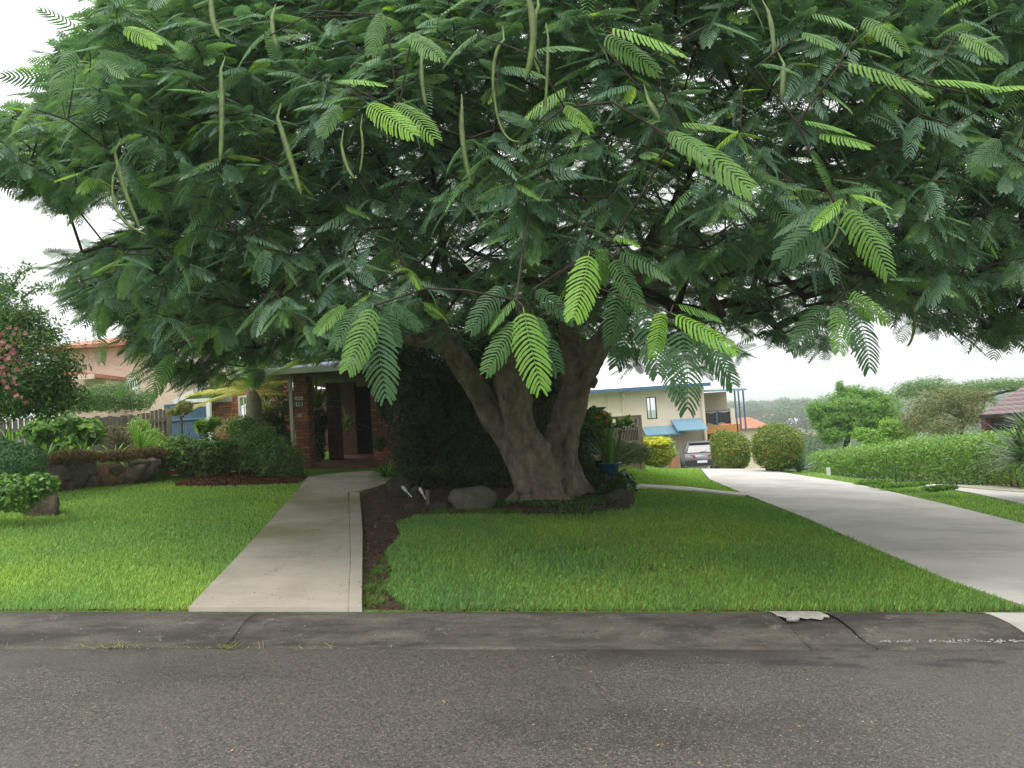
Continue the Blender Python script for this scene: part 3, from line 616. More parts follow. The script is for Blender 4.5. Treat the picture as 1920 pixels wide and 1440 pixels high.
ROOTS = [[(1015, 925, 13.2, .25), (1048, 938, 13.0, .15), (1082, 946, 12.9, .05)], [(1062, 925, 13.7, .16), (1085, 935, 13.5, .1), (1108, 945, 13.4, .04)],
         [(985, 930, 13.2, .2), (955, 942, 13.0, .1), (935, 950, 12.9, .04)], [(1085, 905, 13.8, .12), (1104, 915, 13.75, .07), (1118, 925, 13.7, .03)], [(1000, 935, 13.0, .22), (985, 952, 12.8, .1)], [(1030, 935, 13.0, .2), (1035, 952, 12.85, .08)]]
FLT = [[(985, 940, 13.05, .13), (984, 890, 13.1, .10), (977, 840, 13.12, .08), (972, 790, 13.15, .05)], [(1048, 936, 13.1, .13), (1032, 885, 13.15, .11), (1018, 830, 13.2, .09)], [(1016, 945, 12.88, .13), (1011, 900, 12.98, .09), (1000, 850, 13.06, .07)], [(1060, 930, 13.5, .12), (1066, 860, 13.6, .10), (1080, 780, 13.62, .09), (1100, 700, 13.6, .07)]]
ROOTS += FLT
mb = MB(); nodes = []; npar = []; nrad = []
for li, lm in enumerate(LIMBS+ROOTS):
    pts = [P(a, b_, c_) for a, b_, c_, r_ in lm]; rad = [q[3] for q in lm]; q = []; rr = []
    for i in range(len(pts)-1):
        for j in range(6):
            t_ = j/6; t0 = pts[max(i-1, 0)]; t3 = pts[min(i+2, len(pts)-1)]
            a, b_ = pts[i], pts[i+1]
            q.append(.5*((2*a)+(-t0+b_)*t_+(2*t0-5*a+4*b_-t3)*t_**2+(-t0+3*a-3*b_+t3)*t_**3)); rr.append(rad[i]*(1-t_)+rad[i+1]*t_)
    q.append(pts[-1]); rr.append(rad[-1])
    for i, c_ in enumerate(q):
        nn = mnoise.noise(Vector(c_)*2.3+Vector((li, 0, 0))); rr[i] *= 1+.1*nn
    mb.tube(q, rr, 14)
    if li < len(LIMBS):
        base = len(nodes)
        for i, c_ in enumerate(q):
            if rr[i] < .26 and c_[2] > 2.2: nodes.append(c_); nrad.append(rr[i])
# a torn stub on the right limb
s0 = P(1100, 700, 13.7); mb.tube([s0, P(1113, 718, 13.6), P(1111, 728, 13.6)], [.13, .09, .04], 8)
# lopped knuckle on the front stem
for (a, b_, d_, r_) in ((950, 705, 13.15, .2), (975, 722, 13.1, .17), (940, 690, 13.15, .1), (1012, 850, 13.2, .17), (1020, 838, 13.25, .14), (990, 912, 13.0, .22), (1025, 915, 13.05, .2), (1000, 905, 13.1, .26)):
    c_ = P(a, b_, d_); mb.tube([c_-np.array([0, 0, r_*.8]), c_-np.array([0, 0, r_*.3]), c_+np.array([0, 0, r_*.3]), c_+np.array([0, 0, r_*.8])], [r_*.4, r_, r_, r_*.4], 10)
tr = mb.build('trunk', M['bark'], tree, smooth=True)
md = tr.modifiers.new('r', 'REMESH'); md.mode = 'VOXEL'; md.voxel_size = .027; md.use_smooth_shade = True
sm = tr.modifiers.new('s', 'SMOOTH'); sm.iterations = 2; sm.factor = .6
tx = bpy.data.textures.new('lumps', 'CLOUDS'); tx.noise_scale = .28; tx.noise_depth = 3
dm = tr.modifiers.new('d', 'DISPLACE'); dm.texture = tx; dm.strength = .07; dm.mid_level = .5; dm.texture_coords = 'LOCAL'
tx2 = bpy.data.textures.new('folds', 'CLOUDS'); tx2.noise_scale = .07; tx2.noise_depth = 2
dm = tr.modifiers.new('d2', 'DISPLACE'); dm.texture = tx2; dm.strength = .022; dm.mid_level = .5; dm.texture_coords = 'LOCAL'
# main boughs: arcs from the limb ends out to the rim, then every tip grows from its nearest wood
nodes = list(nodes); par = [-1]*len(nodes); cnt0 = [r_ for r_ in nrad]
NP = [np.array(n_) for n_ in nodes]
def near(p, lim=None):
    A = np.array(NP); d = np.linalg.norm(A-p, axis=1)+.8*np.clip(A[:, 2]-p[2], 0, 9)
    rt = np.linalg.norm(A[:, :2]-np.array([.9, 13.6]), axis=1); d = d+2.0*np.clip(rt-np.linalg.norm(p[:2]-np.array([.9, 13.6])), 0, 9)
    return int(np.argmin(d))
EDG = []
def grow(p, step=.55, wig=.12, lift=.25):
    i = near(p); a = NP[i]; D = np.linalg.norm(p-a)
    if D < 1e-3: return i
    n_ = max(1, int(D/step)); last = i; off = RNG.normal(0, wig*min(D, 2), 3)
    for k in range(1, n_+1):
        t_ = k/n_; q = a+(p-a)*t_+np.array([0, 0, lift*D*.25*math.sin(math.pi*t_)])+off*math.sin(math.pi*t_)*.6+RNG.normal(0, .03, 3)*(k < n_)
        NP.append(q); par.append(last); last = len(NP)-1
    return last
for az in np.linspace(0, 2*math.pi, 15)[:-1]:
    for rho, zz in ((.42, 5.6), (.75, 5.5)):
        a2 = az+RNG.normal(0, .12); rr = (9.2 if math.sin(a2) < 0 else 8.2)*rho
        p = np.array([TC[0]+math.cos(a2)*rr, TC[1]+math.sin(a2)*rr, zz+RNG.normal(0, .25)])
        if in_crown(p[None])[0]: grow(p, .45, .14)
order = np.argsort(np.linalg.norm(tips-np.array([.9, 13.6, 3.5]), axis=1))
# hand-read fronds: base px, tip px, depth, length factor, brightness 0..1
HF = [((968, 560), (905, 600), 4.9, .5), ((985, 575), (1010, 722), 4.7, .75), ((978, 600), (905, 690), 4.9, .35), ((992, 590), (1055, 690), 5.1, .1), ((950, 535), (880, 610), 5.1, .12), ((1000, 540), (1080, 600), 5.0, .12), ((1010, 592), (1022, 640), 4.9, .3),
      ((1105, 470), (1075, 590), 4.8, .9), ((1130, 460), (1125, 535), 5, .55), ((1150, 480), (1205, 570), 5, .3), ((1160, 470), (1255, 490), 5, .2), ((1150, 445), (1198, 440), 4.9, .85), ((1170, 520), (1130, 640), 5.2, .15), ((1190, 560), (1160, 690), 5.3, .1), ((1200, 560), (1240, 700), 5.3, .12),
      ((1245, 580), (1232, 665), 4.6, 1), ((1260, 585), (1390, 640), 4.6, .9), ((1265, 570), (1355, 590), 4.7, .5), ((1280, 610), (1300, 755), 5.0, .16), ((1290, 600), (1385, 720), 5.4, .12), ((1255, 640), (1270, 740), 5.1, .1), ((1310, 620), (1370, 690), 5.2, .12),
      ((700, 570), (645, 692), 5.0, .55), ((710, 580), (712, 740), 5.1, .1), ((715, 570), (745, 650), 5.2, .12), ((690, 560), (620, 620), 5.2, .2), ((650, 570), (590, 610), 5.3, .6), ((720, 560), (790, 610), 5.3, .08),
      ((1590, 370), (1520, 415), 4.4, 1), ((1590, 365), (1675, 360), 4.3, .95), ((1585, 385), (1685, 495), 4.3, .6), ((1580, 390), (1680, 440), 4.5, .35), ((1560, 355), (1545, 285), 4.5, .4), ((1575, 380), (1460, 480), 4.8, .1), ((1570, 375), (1450, 400), 4.6, .15), ((1560, 360), (1640, 330), 4.5, .2),
      ((1590, 545), (1675, 600), 5.2, .7), ((1570, 570), (1580, 655), 5.2, .6), ((1550, 570), (1500, 640), 5.4, .12), ((1600, 560), (1645, 680), 6.0, .12), ((1560, 560), (1620, 650), 5.8, .1),
      ((1265, 250), (1420, 345), 4.4, .6), ((1250, 245), (1330, 290), 4.4, .5), ((1270, 230), (1380, 225), 4.4, .6), ((1500, 225), (1605, 232), 4.5, .7), ((1530, 250), (1635, 262), 4.5, .75), ((1580, 115), (1755, 142), 4.4, .7), ((1740, 150), (1880, 140), 4.4, .8), ((1800, 60), (1880, 95), 4.5, .6), ((1830, 170), (1935, 150), 4.4, .9),
      ((1140, 50), (1290, 70), 4.3, .8), ((1130, 60), (1240, 120), 4.3, .45), ((1060, 195), (1105, 225), 4.4, .9), ((640, 150), (720, 140), 4.4, .85), ((690, 190), (765, 235), 4.3, .95), ((740, 190), (800, 225), 4.4, .7), ((720, 20), (690, 90), 4.6, .35), ((640, 195), (600, 240), 4.6, .3), ((770, 60), (820, 90), 4.5, .5),
      ((230, 50), (290, 75), 5.0, .9), ((270, 55), (335, 70), 5.0, .5), ((60, 200), (10, 240), 5.2, .6), ((140, 90), (90, 160), 5.3, .3),
      ((240, 340), (310, 310), 6.2, .8), ((250, 330), (285, 380), 6.4, .5), ((190, 560), (165, 630), 8.2, .85), ((205, 560), (185, 620), 8.2, .6), ((185, 600), (170, 670), 8.3, .5), ((300, 560), (260, 590), 8.5, .5), ((270, 690), (215, 735), 8.6, .6), ((330, 660), (270, 740), 8.6, .5), ((420, 600), (330, 650), 8.4, .35),
      ((1000, 95), (1090, 60), 4.2, .3), ((900, 60), (820, 95), 4.3, .25), ((1000, 240), (940, 200), 4.5, .1), ((1330, 40), (1420, 60), 4.3, .3), ((1420, 120), (1500, 110), 4.3, .2), ((500, 60), (430, 100), 4.8, .2), ((1880, 260), (1830, 310), 4.6, .2), ((1500, 60), (1570, 80), 4.3, .5), ((1620, 30), (1700, 60), 4.3, .4)]
hp = []; hr = []; hn = []; hs_ = []; hb = []
for (b0, t0, d_, br_) in HF:
    a = P(b0[0], b0[1], d_); b_ = P(t0[0], t0[1], d_-RNG.uniform(-.05, .25)); v = b_-a
    hp.append(a); hr.append(v); hs_.append(np.linalg.norm(v)*.95); hb.append(br_)
    hang = abs(v[2])/np.linalg.norm(v); hn.append(np.array([RNG.uniform(-.25, .25), -.95, .35]) if hang > .5 else np.array([RNG.uniform(-.2, .2), -.55, .85]))
for i in order: grow(tips[i])
for a in hp: grow(a+np.array([0, .05, 0]), .3, .1)
# pipe-model radii
NPa = np.array(NP); cnt = np.zeros(len(NP))
haschild = np.zeros(len(NP), bool)
for i in range(len(NP)):
    if par[i] >= 0: haschild[par[i]] = True
for i in range(len(NP)-1, -1, -1):
    if not haschild[i]: cnt[i] = max(cnt[i], 1)
    if par[i] >= 0: cnt[par[i]] += cnt[i]
rad = .0048*np.sqrt(cnt); rad = np.minimum(rad, .10); rad = np.minimum(rad, .008+.09*np.clip((NPa[:, 1]-6.6)/4.5, 0, 1))
n0 = len(nodes)
V = []; F_ = []
ang = np.arange(5)*2*math.pi/5
child_dir = {}
ii = np.array([i for i in range(n0, len(NP))]); pa = np.array([par[i] for i in ii])
D = unit(NPa[ii]-NPa[pa]); A_ = unit(np.cross(D, np.array([.31, .2, .93]))); B_ = np.cross(D, A_)
r1 = np.minimum(rad[pa], rad[ii]*1.35); r2 = rad[ii]
ra = NPa[pa][:, None]-D[:, None]*r1[:, None, None]*.3+(A_[:, None]*np.cos(ang)[None, :, None]+B_[:, None]*np.sin(ang)[None, :, None])*r1[:, None, None]
rb = NPa[ii][:, None]+(A_[:, None]*np.cos(ang)[None, :, None]+B_[:, None]*np.sin(ang)[None, :, None])*r2[:, None, None]
V = np.concatenate([ra, rb], 1).reshape(-1, 3); k = np.arange(len(ii))[:, None]*10
F_ = np.stack([np.stack([k[:, 0]+j, k[:, 0]+(j+1) % 5, k[:, 0]+5+(j+1) % 5, k[:, 0]+5+j], -1) for j in range(5)], 1).reshape(-1, 4)
mesh_np('branch', V, F_, M['branch'], tree, smooth=True)
# fronds at every tip
m_ = 8; tp = np.repeat(tips, m_, 0); n_ = len(tp)
rad_o = tp[:, :2]-np.array([.9, 13.6]); az = np.arctan2(rad_o[:, 1], rad_o[:, 0])
phi = np.tile(np.linspace(-1.75, 1.75, m_), len(tips))+RNG.normal(0, .28, n_)
azz = az+phi+np.repeat(RNG.normal(0, .35, len(tips)), m_)
rho = np.linalg.norm(rad_o, axis=1)/9.2
pitch_f = RNG.normal(-.04, .24, n_)-.22*np.clip(rho-.7, 0, 1)*2.2-.25*(tp[:, 2] < 4.2)
rd = np.stack([np.cos(azz)*np.cos(pitch_f), np.sin(azz)*np.cos(pitch_f), np.sin(pitch_f)], 1)
nm = np.stack([np.cos(azz)*.3+np.cos(az)*.25*rho, np.sin(azz)*.3+np.sin(az)*.25*rho, np.ones(n_)], 1)+RNG.normal(0, .28, (n_, 3))
sc_ = RNG.uniform(.19, .35, n_)
back = -np.stack([np.cos(az), np.sin(az), np.full(n_, .15)], 1)*RNG.uniform(0, .34, (n_, 1))
pos = tp+back
base_c = np.array([(.11, .205, .135), (.15, .255, .16), (.072, .145, .095), (.18, .32, .13), (.17, .31, .06), (.27, .44, .045)])  # pale greyed greens carry some lens veil in the leaf colour
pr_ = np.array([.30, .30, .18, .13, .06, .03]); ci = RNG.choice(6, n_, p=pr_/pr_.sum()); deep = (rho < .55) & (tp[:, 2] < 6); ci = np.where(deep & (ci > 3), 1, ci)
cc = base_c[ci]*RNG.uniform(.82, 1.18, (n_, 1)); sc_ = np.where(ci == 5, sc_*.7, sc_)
dist = np.linalg.norm(pos-CAM, axis=1)
near_m = dist < 10.5
TN = [frond_template(15, 4, d_, .036, True, pd, .25, seed=s_) for s_, (d_, pd) in enumerate(((.2, .35), (.4, .5), (.12, .3), (.6, .4), (.3, .7)))]
TM = [frond_template(13, 2, d_, .044, False, .45, .25, seed=s_+5) for s_, d_ in enumerate((.25, .5, .12, .4))]
TF = [frond_template(11, 2, d_, .055, False, .35, .3, seed=s_+9) for s_, d_ in enumerate((.2, .35, .1))]
vn = dist < 7.6; near_m = near_m & ~vn
V1, F1, C1 = fronds(TN, pos[vn], rd[vn], nm[vn], sc_[vn], cc[vn])
V4, F4, C4 = fronds(TM, pos[near_m], rd[near_m], nm[near_m], sc_[near_m], cc[near_m]); near_m = near_m | vn
V2, F2, C2 = fronds(TF, pos[~near_m], rd[~near_m], nm[~near_m], sc_[~near_m]*1.45, cc[~near_m])
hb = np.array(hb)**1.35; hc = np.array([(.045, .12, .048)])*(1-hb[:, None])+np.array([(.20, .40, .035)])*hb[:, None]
TH = [frond_template(17, 4, d_, .037, True, pd, .26, seed=s_+20) for s_, (d_, pd) in enumerate(((.2, .35), (.35, .5), (.12, .3)))]
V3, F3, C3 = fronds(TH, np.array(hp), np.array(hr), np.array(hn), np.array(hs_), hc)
V = np.concatenate([V1, V2, V3, V4]); F_ = np.concatenate([F1, F2+len(V1), F3+len(V1)+len(V2), F4+len(V1)+len(V2)+len(V3)])
print('crown quads', len(F_))
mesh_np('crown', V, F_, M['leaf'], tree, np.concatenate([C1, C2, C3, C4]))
# long flat pods
PODS = [((985, -20), (1000, 60), (985, 150), 4.1, .030), ((1010, 10), (1000, 70), (1012, 140), 4.3, .018), ((945, 75), (928, 110), (925, 180), 4.3, .012), ((925, 150), (940, 240), (975, 265), 4.35, .008), ((1028, 70), (1026, 140), (1022, 210), 4.3, .012), ((866, 205), (868, 270), (882, 340), 4.5, .022), ((520, 220), (545, 300), (565, 365), 5.0, .026), ((414, 130), (416, 220), (413, 305), 5.2, .026), ((215, 285), (235, 360), (262, 425), 5.6, .024), ((212, 330), (222, 400), (275, 440), 5.5, .018), ((1215, 185), (1225, 205), (1237, 225), 4.6, .026), ((1440, 20), (1448, 60), (1450, 100), 4.5, .02), ((1470, 120), (1468, 150), (1466, 185), 4.6, .024), ((790, 110), (792, 160), (800, 200), 4.6, .02), ((676, 240), (680, 280), (674, 325), 5.2, .01), ((640, 270), (650, 310), (665, 335), 5.0, .016), ((1572, 415), (1565, 445), (1545, 470), 4.5, .008), ((1712, 560), (1713, 620), (1700, 650), 6.2, .014), ((395, -10), (400, 40), (412, 70), 4.8, .024), ((510, 30), (512, 60), (520, 90), 5, .02)]
for (a, b_, c_, d_, hw) in PODS:
    hw *= .66
    A = P(a[0], a[1], d_+.05); B = P(b_[0], b_[1], d_); C = P(c_[0], c_[1], d_-.02); mbp = MB(); n_ = 12; tw = RNG.uniform(-.5, .5)
    ctr = [A*(1-t_)**2+(2*B-.5*A-.5*C)*2*t_*(1-t_)+C*t_**2 for t_ in np.linspace(0, 1, n_+1)]
    vs = []; ctr = [ctr[0]+np.array([0, .1, .14])]+ctr; n_ += 1
    for i, q in enumerate(ctr):
        t_ = i/n_; tg = unit(ctr[min(i+1, n_)]-ctr[max(i-1, 0)]); s_ = unit(np.cross(tg, np.array([0, -1, 0]))); s_ = s_*math.cos(tw)+np.cross(tg, s_)*math.sin(tw); nn = np.cross(tg, s_)
        ww = (hw*(1-abs(2*t_-1)**3)**.5*(1+.10*math.sin(t_*70))+.002) if i else .003; th = ww*.22+.001
        vs += [q-s_*ww, q+nn*th, q+s_*ww, q-nn*th]
    fs = [(4*i+j, 4*i+(j+1) % 4, 4*i+4+(j+1) % 4, 4*i+4+j) for i in range(n_) for j in range(4)]
    mbp.add(vs, fs).build('seed_pod', M['pod'], tree, smooth=True)

# ------------------------------------------------------------ lawns: real blades
def scatter(n_, x0, x1, y0, y1, fall=6.5):
    x = RNG.uniform(x0, x1, n_); y = y0+(y1-y0)*RNG.uniform(0, 1, n_)
    keep = RNG.uniform(size=n_) < np.clip((fall/np.maximum(y, .1))**1.9, 0, 1); return x[keep], y[keep]
def blades(name, x, y, hgt, wid, cols, label, lean=.5, var=.3, patch=None):
    n_ = len(x); z = ground(x, y); az = RNG.uniform(0, 2*math.pi, n_); h_ = hgt*RNG.uniform(.4, 1.35, n_); sc2 = np.clip(y/8, .8, 2.5); w_ = wid*sc2
    ln = RNG.uniform(.1, lean, n_)*1.4*h_; d = np.stack([np.cos(az), np.sin(az), np.zeros(n_)], 1); s_ = np.stack([-np.sin(az), np.cos(az), np.zeros(n_)], 1)
    b_ = np.stack([x, y, z-.004], 1); v0 = b_-s_*w_[:, None]/2; v1 = b_+s_*w_[:, None]/2; v2 = b_+d*ln[:, None]*.45+np.array([0, 0, 1])*(h_*.65)[:, None]+s_*w_[:, None]*.4; v3 = b_+d*ln[:, None]+np.array([0, 0, 1])*h_[:, None]
    V = np.stack([v0, v1, v2, v3], 1).reshape(-1, 3); k = np.arange(n_)*4; F_ = np.stack([k, k+1, k+2, k+3], -1); c_ = pick_cols(n_, cols, var)
    if patch is not None: c_ = c_*patch(x, y)
    o = mesh_np(name, V, F_, M['blade'], None, np.repeat(c_, 4, 0)); return tag(o, label, 'grass', None, 'stuff')
GL = [((.31, .49, .12), 4), ((.25, .42, .095), 3), ((.34, .52, .13), 2), ((.2, .2, .07), .25)]
GR = [((.20, .37, .095), 4), ((.15, .30, .075), 3), ((.28, .46, .11), 2), ((.24, .17, .09), .5), ((.22, .2, .09), .5)]  # darker greens: shade under the tree is put into the blade colour
def patchf(sd):
    def f(x, y):
        v = np.array([mnoise.noise(Vector((a*.9+sd, b_*.9, 0)))*.5+mnoise.noise(Vector((a*.25+sd, b_*.35, 3)))*.7 for a, b_ in zip(x, y)])
        return np.stack([1+.55*v, 1+.3*v, 1-.1*v], 1)
    return f
left_out = Gp([(575, 897), (520, 966), (440, 1055), (355, 1144)]); left_out[-1] = (left_out[-1][0], 6.33)
LPOLY = [(-10.5, 6.33)]+left_out[::-1]+Gp([(560, 906), (480, 908), (400, 911), (330, 909), (318, 896)])+[(-6.3, 17.4), (-7.3, 16.55), (-8.9, 15.1), (-10.3, 13.8)]
x, y = scatter(620000, -10.5, -2, 6.33, 17.5, 6.4); k = in_poly(x, y, LPOLY); x, y = x[k], y[k]
blades('lawn_grass', x, y, .042, .0062, GL, 'bright short lawn left of the concrete path', patch=patchf(1))
dl2 = [(4.05, 6.33)]+dl[1:]
RPOLY = Gp([(762, 1143), (722, 1110), (735, 1075), (722, 1040), (752, 1005), (742, 985), (780, 968), (940, 967), (1060, 968), (1180, 957), (1192, 918), (1300, 922), (1396, 931)])+[d_ for d_ in dl2[::-1] if d_[1] < G(1396, 931)[1]]
RPOLY[0] = (RPOLY[0][0], 6.33)
x, y = scatter(720000, -2.4, 6, 6.33, 15.5, 6.6); k = in_poly(x, y, RPOLY)
bare = np.array([mnoise.noise(Vector((a*.75, b_*1.1, 8))) for a, b_ in zip(x, y)]) > .42; k &= ~(bare & (RNG.uniform(size=len(x)) < .6)); x, y = x[k], y[k]
blades('lawn_grass', x, y, .05, .0064, GR, 'coarser shaded lawn between the path and the driveway', patch=patchf(5))
BK = Gp([(1190, 909), (1300, 915), (1385, 924), (1325, 899), (1262, 879), (1165, 868)])
x, y = scatter(160000, 1, 6.5, 13, 30, 14); k = in_poly(x, y, BK); x, y = x[k], y[k]
blades('lawn_grass', x, y, .05, .008, GL, 'bright lawn behind the thin concrete edging strip')  # same blade greens as the left lawn
RS = Gp([(1345, 875), (1440, 882), (1600, 907), (1760, 944), (1920, 984)])+[(7.9, 9), (9, 7), (12, 9.5)]+Gp([(1920, 948), (1820, 926), (1700, 909), (1560, 893), (1500, 882), (1420, 874)])
x, y = scatter(200000, 5, 13, 7, 30, 9); k = in_poly(x, y, RS); x, y = x[k], y[k]
blades('lawn_grass', x, y, .05, .008, GL, 'grass verge between the driveway and the clipped hedge')
# ragged grass and weeds on the bark strip beside the path
x, y = scatter(130000, -1.5, 0, 6.33, 12, 7); k = in_poly(x, y, bedR); 
dens = np.array([mnoise.noise(Vector((a*3, b_*2.2, 1))) for a, b_ in zip(x, y)]); k &= (dens > np.interp(x, [-1.4, -.9, -.5], [.05, -.1, -.4])) | (RNG.uniform(size=len(x)) < .08); x, y = x[k], y[k]
blades('weed_grass', x, y, .05, .007, [((.1, .2, .03), 2), ((.16, .15, .06), 1), ((.07, .14, .03), 2)], 'sparse weeds on the bare strip beside the path', lean=.9)
def chips(name, poly, n_, size, cols, label, y0=6.31, dens=None, zo=.03, yfall=9):
    px_ = [p[0] for p in poly]; py_ = [p[1] for p in poly]; x, y = scatter(n_, min(px_), max(px_), max(min(py_), y0), max(py_), yfall); k = in_poly(x, y, poly)
    if dens: k &= dens(x, y)
    x, y = x[k], y[k]; P_ = np.stack([x, y, ground(x, y)+zo+RNG.uniform(0, .02, len(x))], 1)
    V, F_, C_ = leaves(P_, np.array([0, 0, 1])+RNG.normal(0, .45, (len(x), 3)), size, cols, .35, .1, var=.35)
    return tag(mesh_np(name, V, F_, M['dry'], None, C_), label, 'mulch', None, 'stuff')
BR = [((.16, .06, .03), 3), ((.07, .03, .02), 3), ((.28, .13, .06), 1.5), ((.36, .24, .14), .5)]
chips('bark_chips', bedL, 30000, .055, BR, 'orange brown bark chips on the left garden island', zo=.04, yfall=18)
chips('leaf_mulch', bedR, 26000, .04, [((.17, .075, .045), 3), ((.07, .035, .025), 3), ((.30, .18, .11), 1)], 'dark brown leaf mulch round the tree base', zo=.015, yfall=9)
lx = RNG.uniform(-6, 4, 900); ly = 6.31+np.abs(RNG.normal(0, .035, 900)); P_ = np.stack([lx, ly, ground(lx, ly)+.008], 1); kk = ~((lx > -2.75) & (lx < -1.2)); P_ = P_[kk]
V, F_, C_ = leaves(P_, np.array([0, 0, 1])+RNG.normal(0, .4, (len(P_), 3)), .035, BR, .3); tag(mesh_np('dead_leaves', V, F_, M['dry'], None, C_), 'dry brown leaves caught along the back of the kerb', 'leaf litter', None, 'stuff')
for (pl_, nm2, lb2, off2) in ((path_poly, 'fallen_leaflets', 'small brown and yellow leaflets lying on the path', .041), (drive_poly, 'fallen_leaflets', 'small brown leaflets scattered on the driveway', .036), (RPOLY, 'fallen_leaflets', 'brown fallen leaves lying in the shaded lawn', .05), (LPOLY, 'fallen_leaflets', 'few brown fallen leaves lying in the left lawn', .05)):
    a_ = np.array(pl_); x = RNG.uniform(max(a_[:, 0].min(), -8), a_[:, 0].max(), 900); y = RNG.uniform(6.35, min(a_[:, 1].max(), 16), 900); k = in_poly(x, y, pl_); x, y = x[k][:260], y[k][:260]
    V, F_, C_ = leaves(np.stack([x, y, ground(x, y)+off2], 1), np.array([0, 0, 1])+RNG.normal(0, .2, (len(x), 3)), .022, [((.3, .2, .08), 2), ((.13, .07, .04), 3), ((.35, .3, .08), 1)], .4)
    tag(mesh_np(nm2, V, F_, M['dry'], None, C_), lb2, 'leaf litter', None, 'stuff')
nl = 700; lx = RNG.uniform(-5, 5, nl); ly = RNG.uniform(2.0, 5.65, nl); P_ = np.stack([lx, ly, -.065*lx+.02*np.clip((5.7-ly)/4, 0, 1)+.006], 1)
V, F_, C_ = leaves(P_, np.array([0, 0, 1])+RNG.normal(0, .15, (nl, 3)), .018, [((.5, .38, .06), 2), ((.4, .3, .18), 2), ((.2, .07, .04), 2), ((.14, .1, .07), 3)], .35); tag(mesh_np('fallen_leaflets', V, F_, M['dry'], None, C_), 'tiny yellow and brown leaflets scattered on the asphalt', 'leaf litter', None, 'stuff')
gx = np.concatenate([RNG.normal(-3.0, .12, 60), RNG.normal(-2.2, .05, 40), RNG.uniform(-4.4, -1, 50)]); gy = RNG.normal(5.68, .015, len(gx)); zz = -.065*gx+.008
n_ = len(gx); d = rand_unit(n_)*np.array([1, 1, .3])+np.array([0, 0, .5]); V = []; 
s_ = unit(np.cross(d, rand_unit(n_)))*.003; b_ = np.stack([gx, gy, zz], 1); tl = RNG.uniform(.02, .08, (n_, 1)); V = np.stack([b_-s_, b_+s_, b_+d*tl+s_*.3, b_+d*tl-s_*.3], 1).reshape(-1, 3); k = np.arange(n_)*4
tag(mesh_np('gutter_weeds', V, np.stack([k, k+1, k+2, k+3], -1), M['blade'], None, np.repeat(pick_cols(n_, [((.25, .28, .06), 2), ((.35, .3, .14), 1)]), 4, 0)), 'thin yellow weeds growing in the gutter seam', 'weeds', None, 'stuff')

# ------------------------------------------------------------ left garden
# low retaining wall of split stones
cols_r = [M['rock'], M['rock_ochre'], M['boulder'], M['rock']]
WST = [(92, 902, 26, 26, 0), (112, 890, 24, 20, 3), (118, 912, 22, 14, 0), (140, 893, 27, 24, 2), (160, 909, 16, 12, 0), (178, 905, 19, 18, 3), (186, 882, 20, 13, 1), (200, 899, 14, 15, 1), (215, 897, 15, 14, 1), (208, 880, 18, 10, 0), (226, 890, 14, 14, 0), (240, 893, 17, 16, 0), (258, 886, 19, 18, 0), (262, 870, 18, 11, 2), (278, 883, 18, 17, 3), (285, 868, 14, 10, 0), (130, 872, 22, 12, 0), (165, 880, 16, 12, 0)]
wl = ['long dark stone at the left foot of the garden retaining wall', 'brown stone above the leftmost foot of the retaining wall', 'flat dark stone low in the retaining wall under the lichened one', 'pale lichened squarish boulder in the retaining wall', 'small dark stone right of the lichened boulder foot', 'reddish stone low in the middle of the retaining wall', 'yellowish flat stone at the top middle of the retaining wall', 'ochre upright stone at the foot of the retaining wall', 'second ochre stone beside the upright one in the retaining wall', 'grey capping stone over the two ochre stones', 'dark stone just right of the ochre stones', 'brown wide stone right of centre in the retaining wall', 'large brown stone towards the right end of the wall', 'mossy grey stone on top near the right end of the wall', 'rightmost foot stone of the garden retaining wall', 'topmost stone at the right end of the retaining wall', 'dark top stone under the rusty ground cover at left', 'dark top stone right of the lichened boulder']
for i, (a, b_, rx_, rz_, mi) in enumerate(WST):
    xw = np.interp(a, [80, 300], [14.3, 16.15]); p = P(a, b_+rz_*.6, xw+.05); s_ = xw/FPX
    rock('wall_stone', (p[0], p[1], p[2]-.02), (rx_*s_*.92, .22, rz_*s_*.95), cols_r[mi], wl[i], 'rock', 'split stones of the low garden retaining wall', seed=i+1, rz=.45, rough=.3)
# rusty ground cover spilling over the wall
RUST = [((.16, .075, .035), 3), ((.09, .05, .025), 3), ((.2, .14, .06), 1.5), ((.1, .13, .04), 1)]
bl = [(P(a, b_-7, d_)+np.array([0, .2, 0]), (.42, .3, .13)) for a, b_, d_ in ((95, 868, 14.3), (128, 862, 14.7), (160, 866, 15.0), (205, 862, 15.4), (240, 860, 15.8), (270, 856, 16.1), (292, 860, 16.4))]
shrub('rusty_ground_cover', bl, 6500, .075, RUST, 'rusty brown ground cover spilling over the low stone wall', 'plant', up=.2, aspect=.3, inner=.7, rough=.55, freq=3)
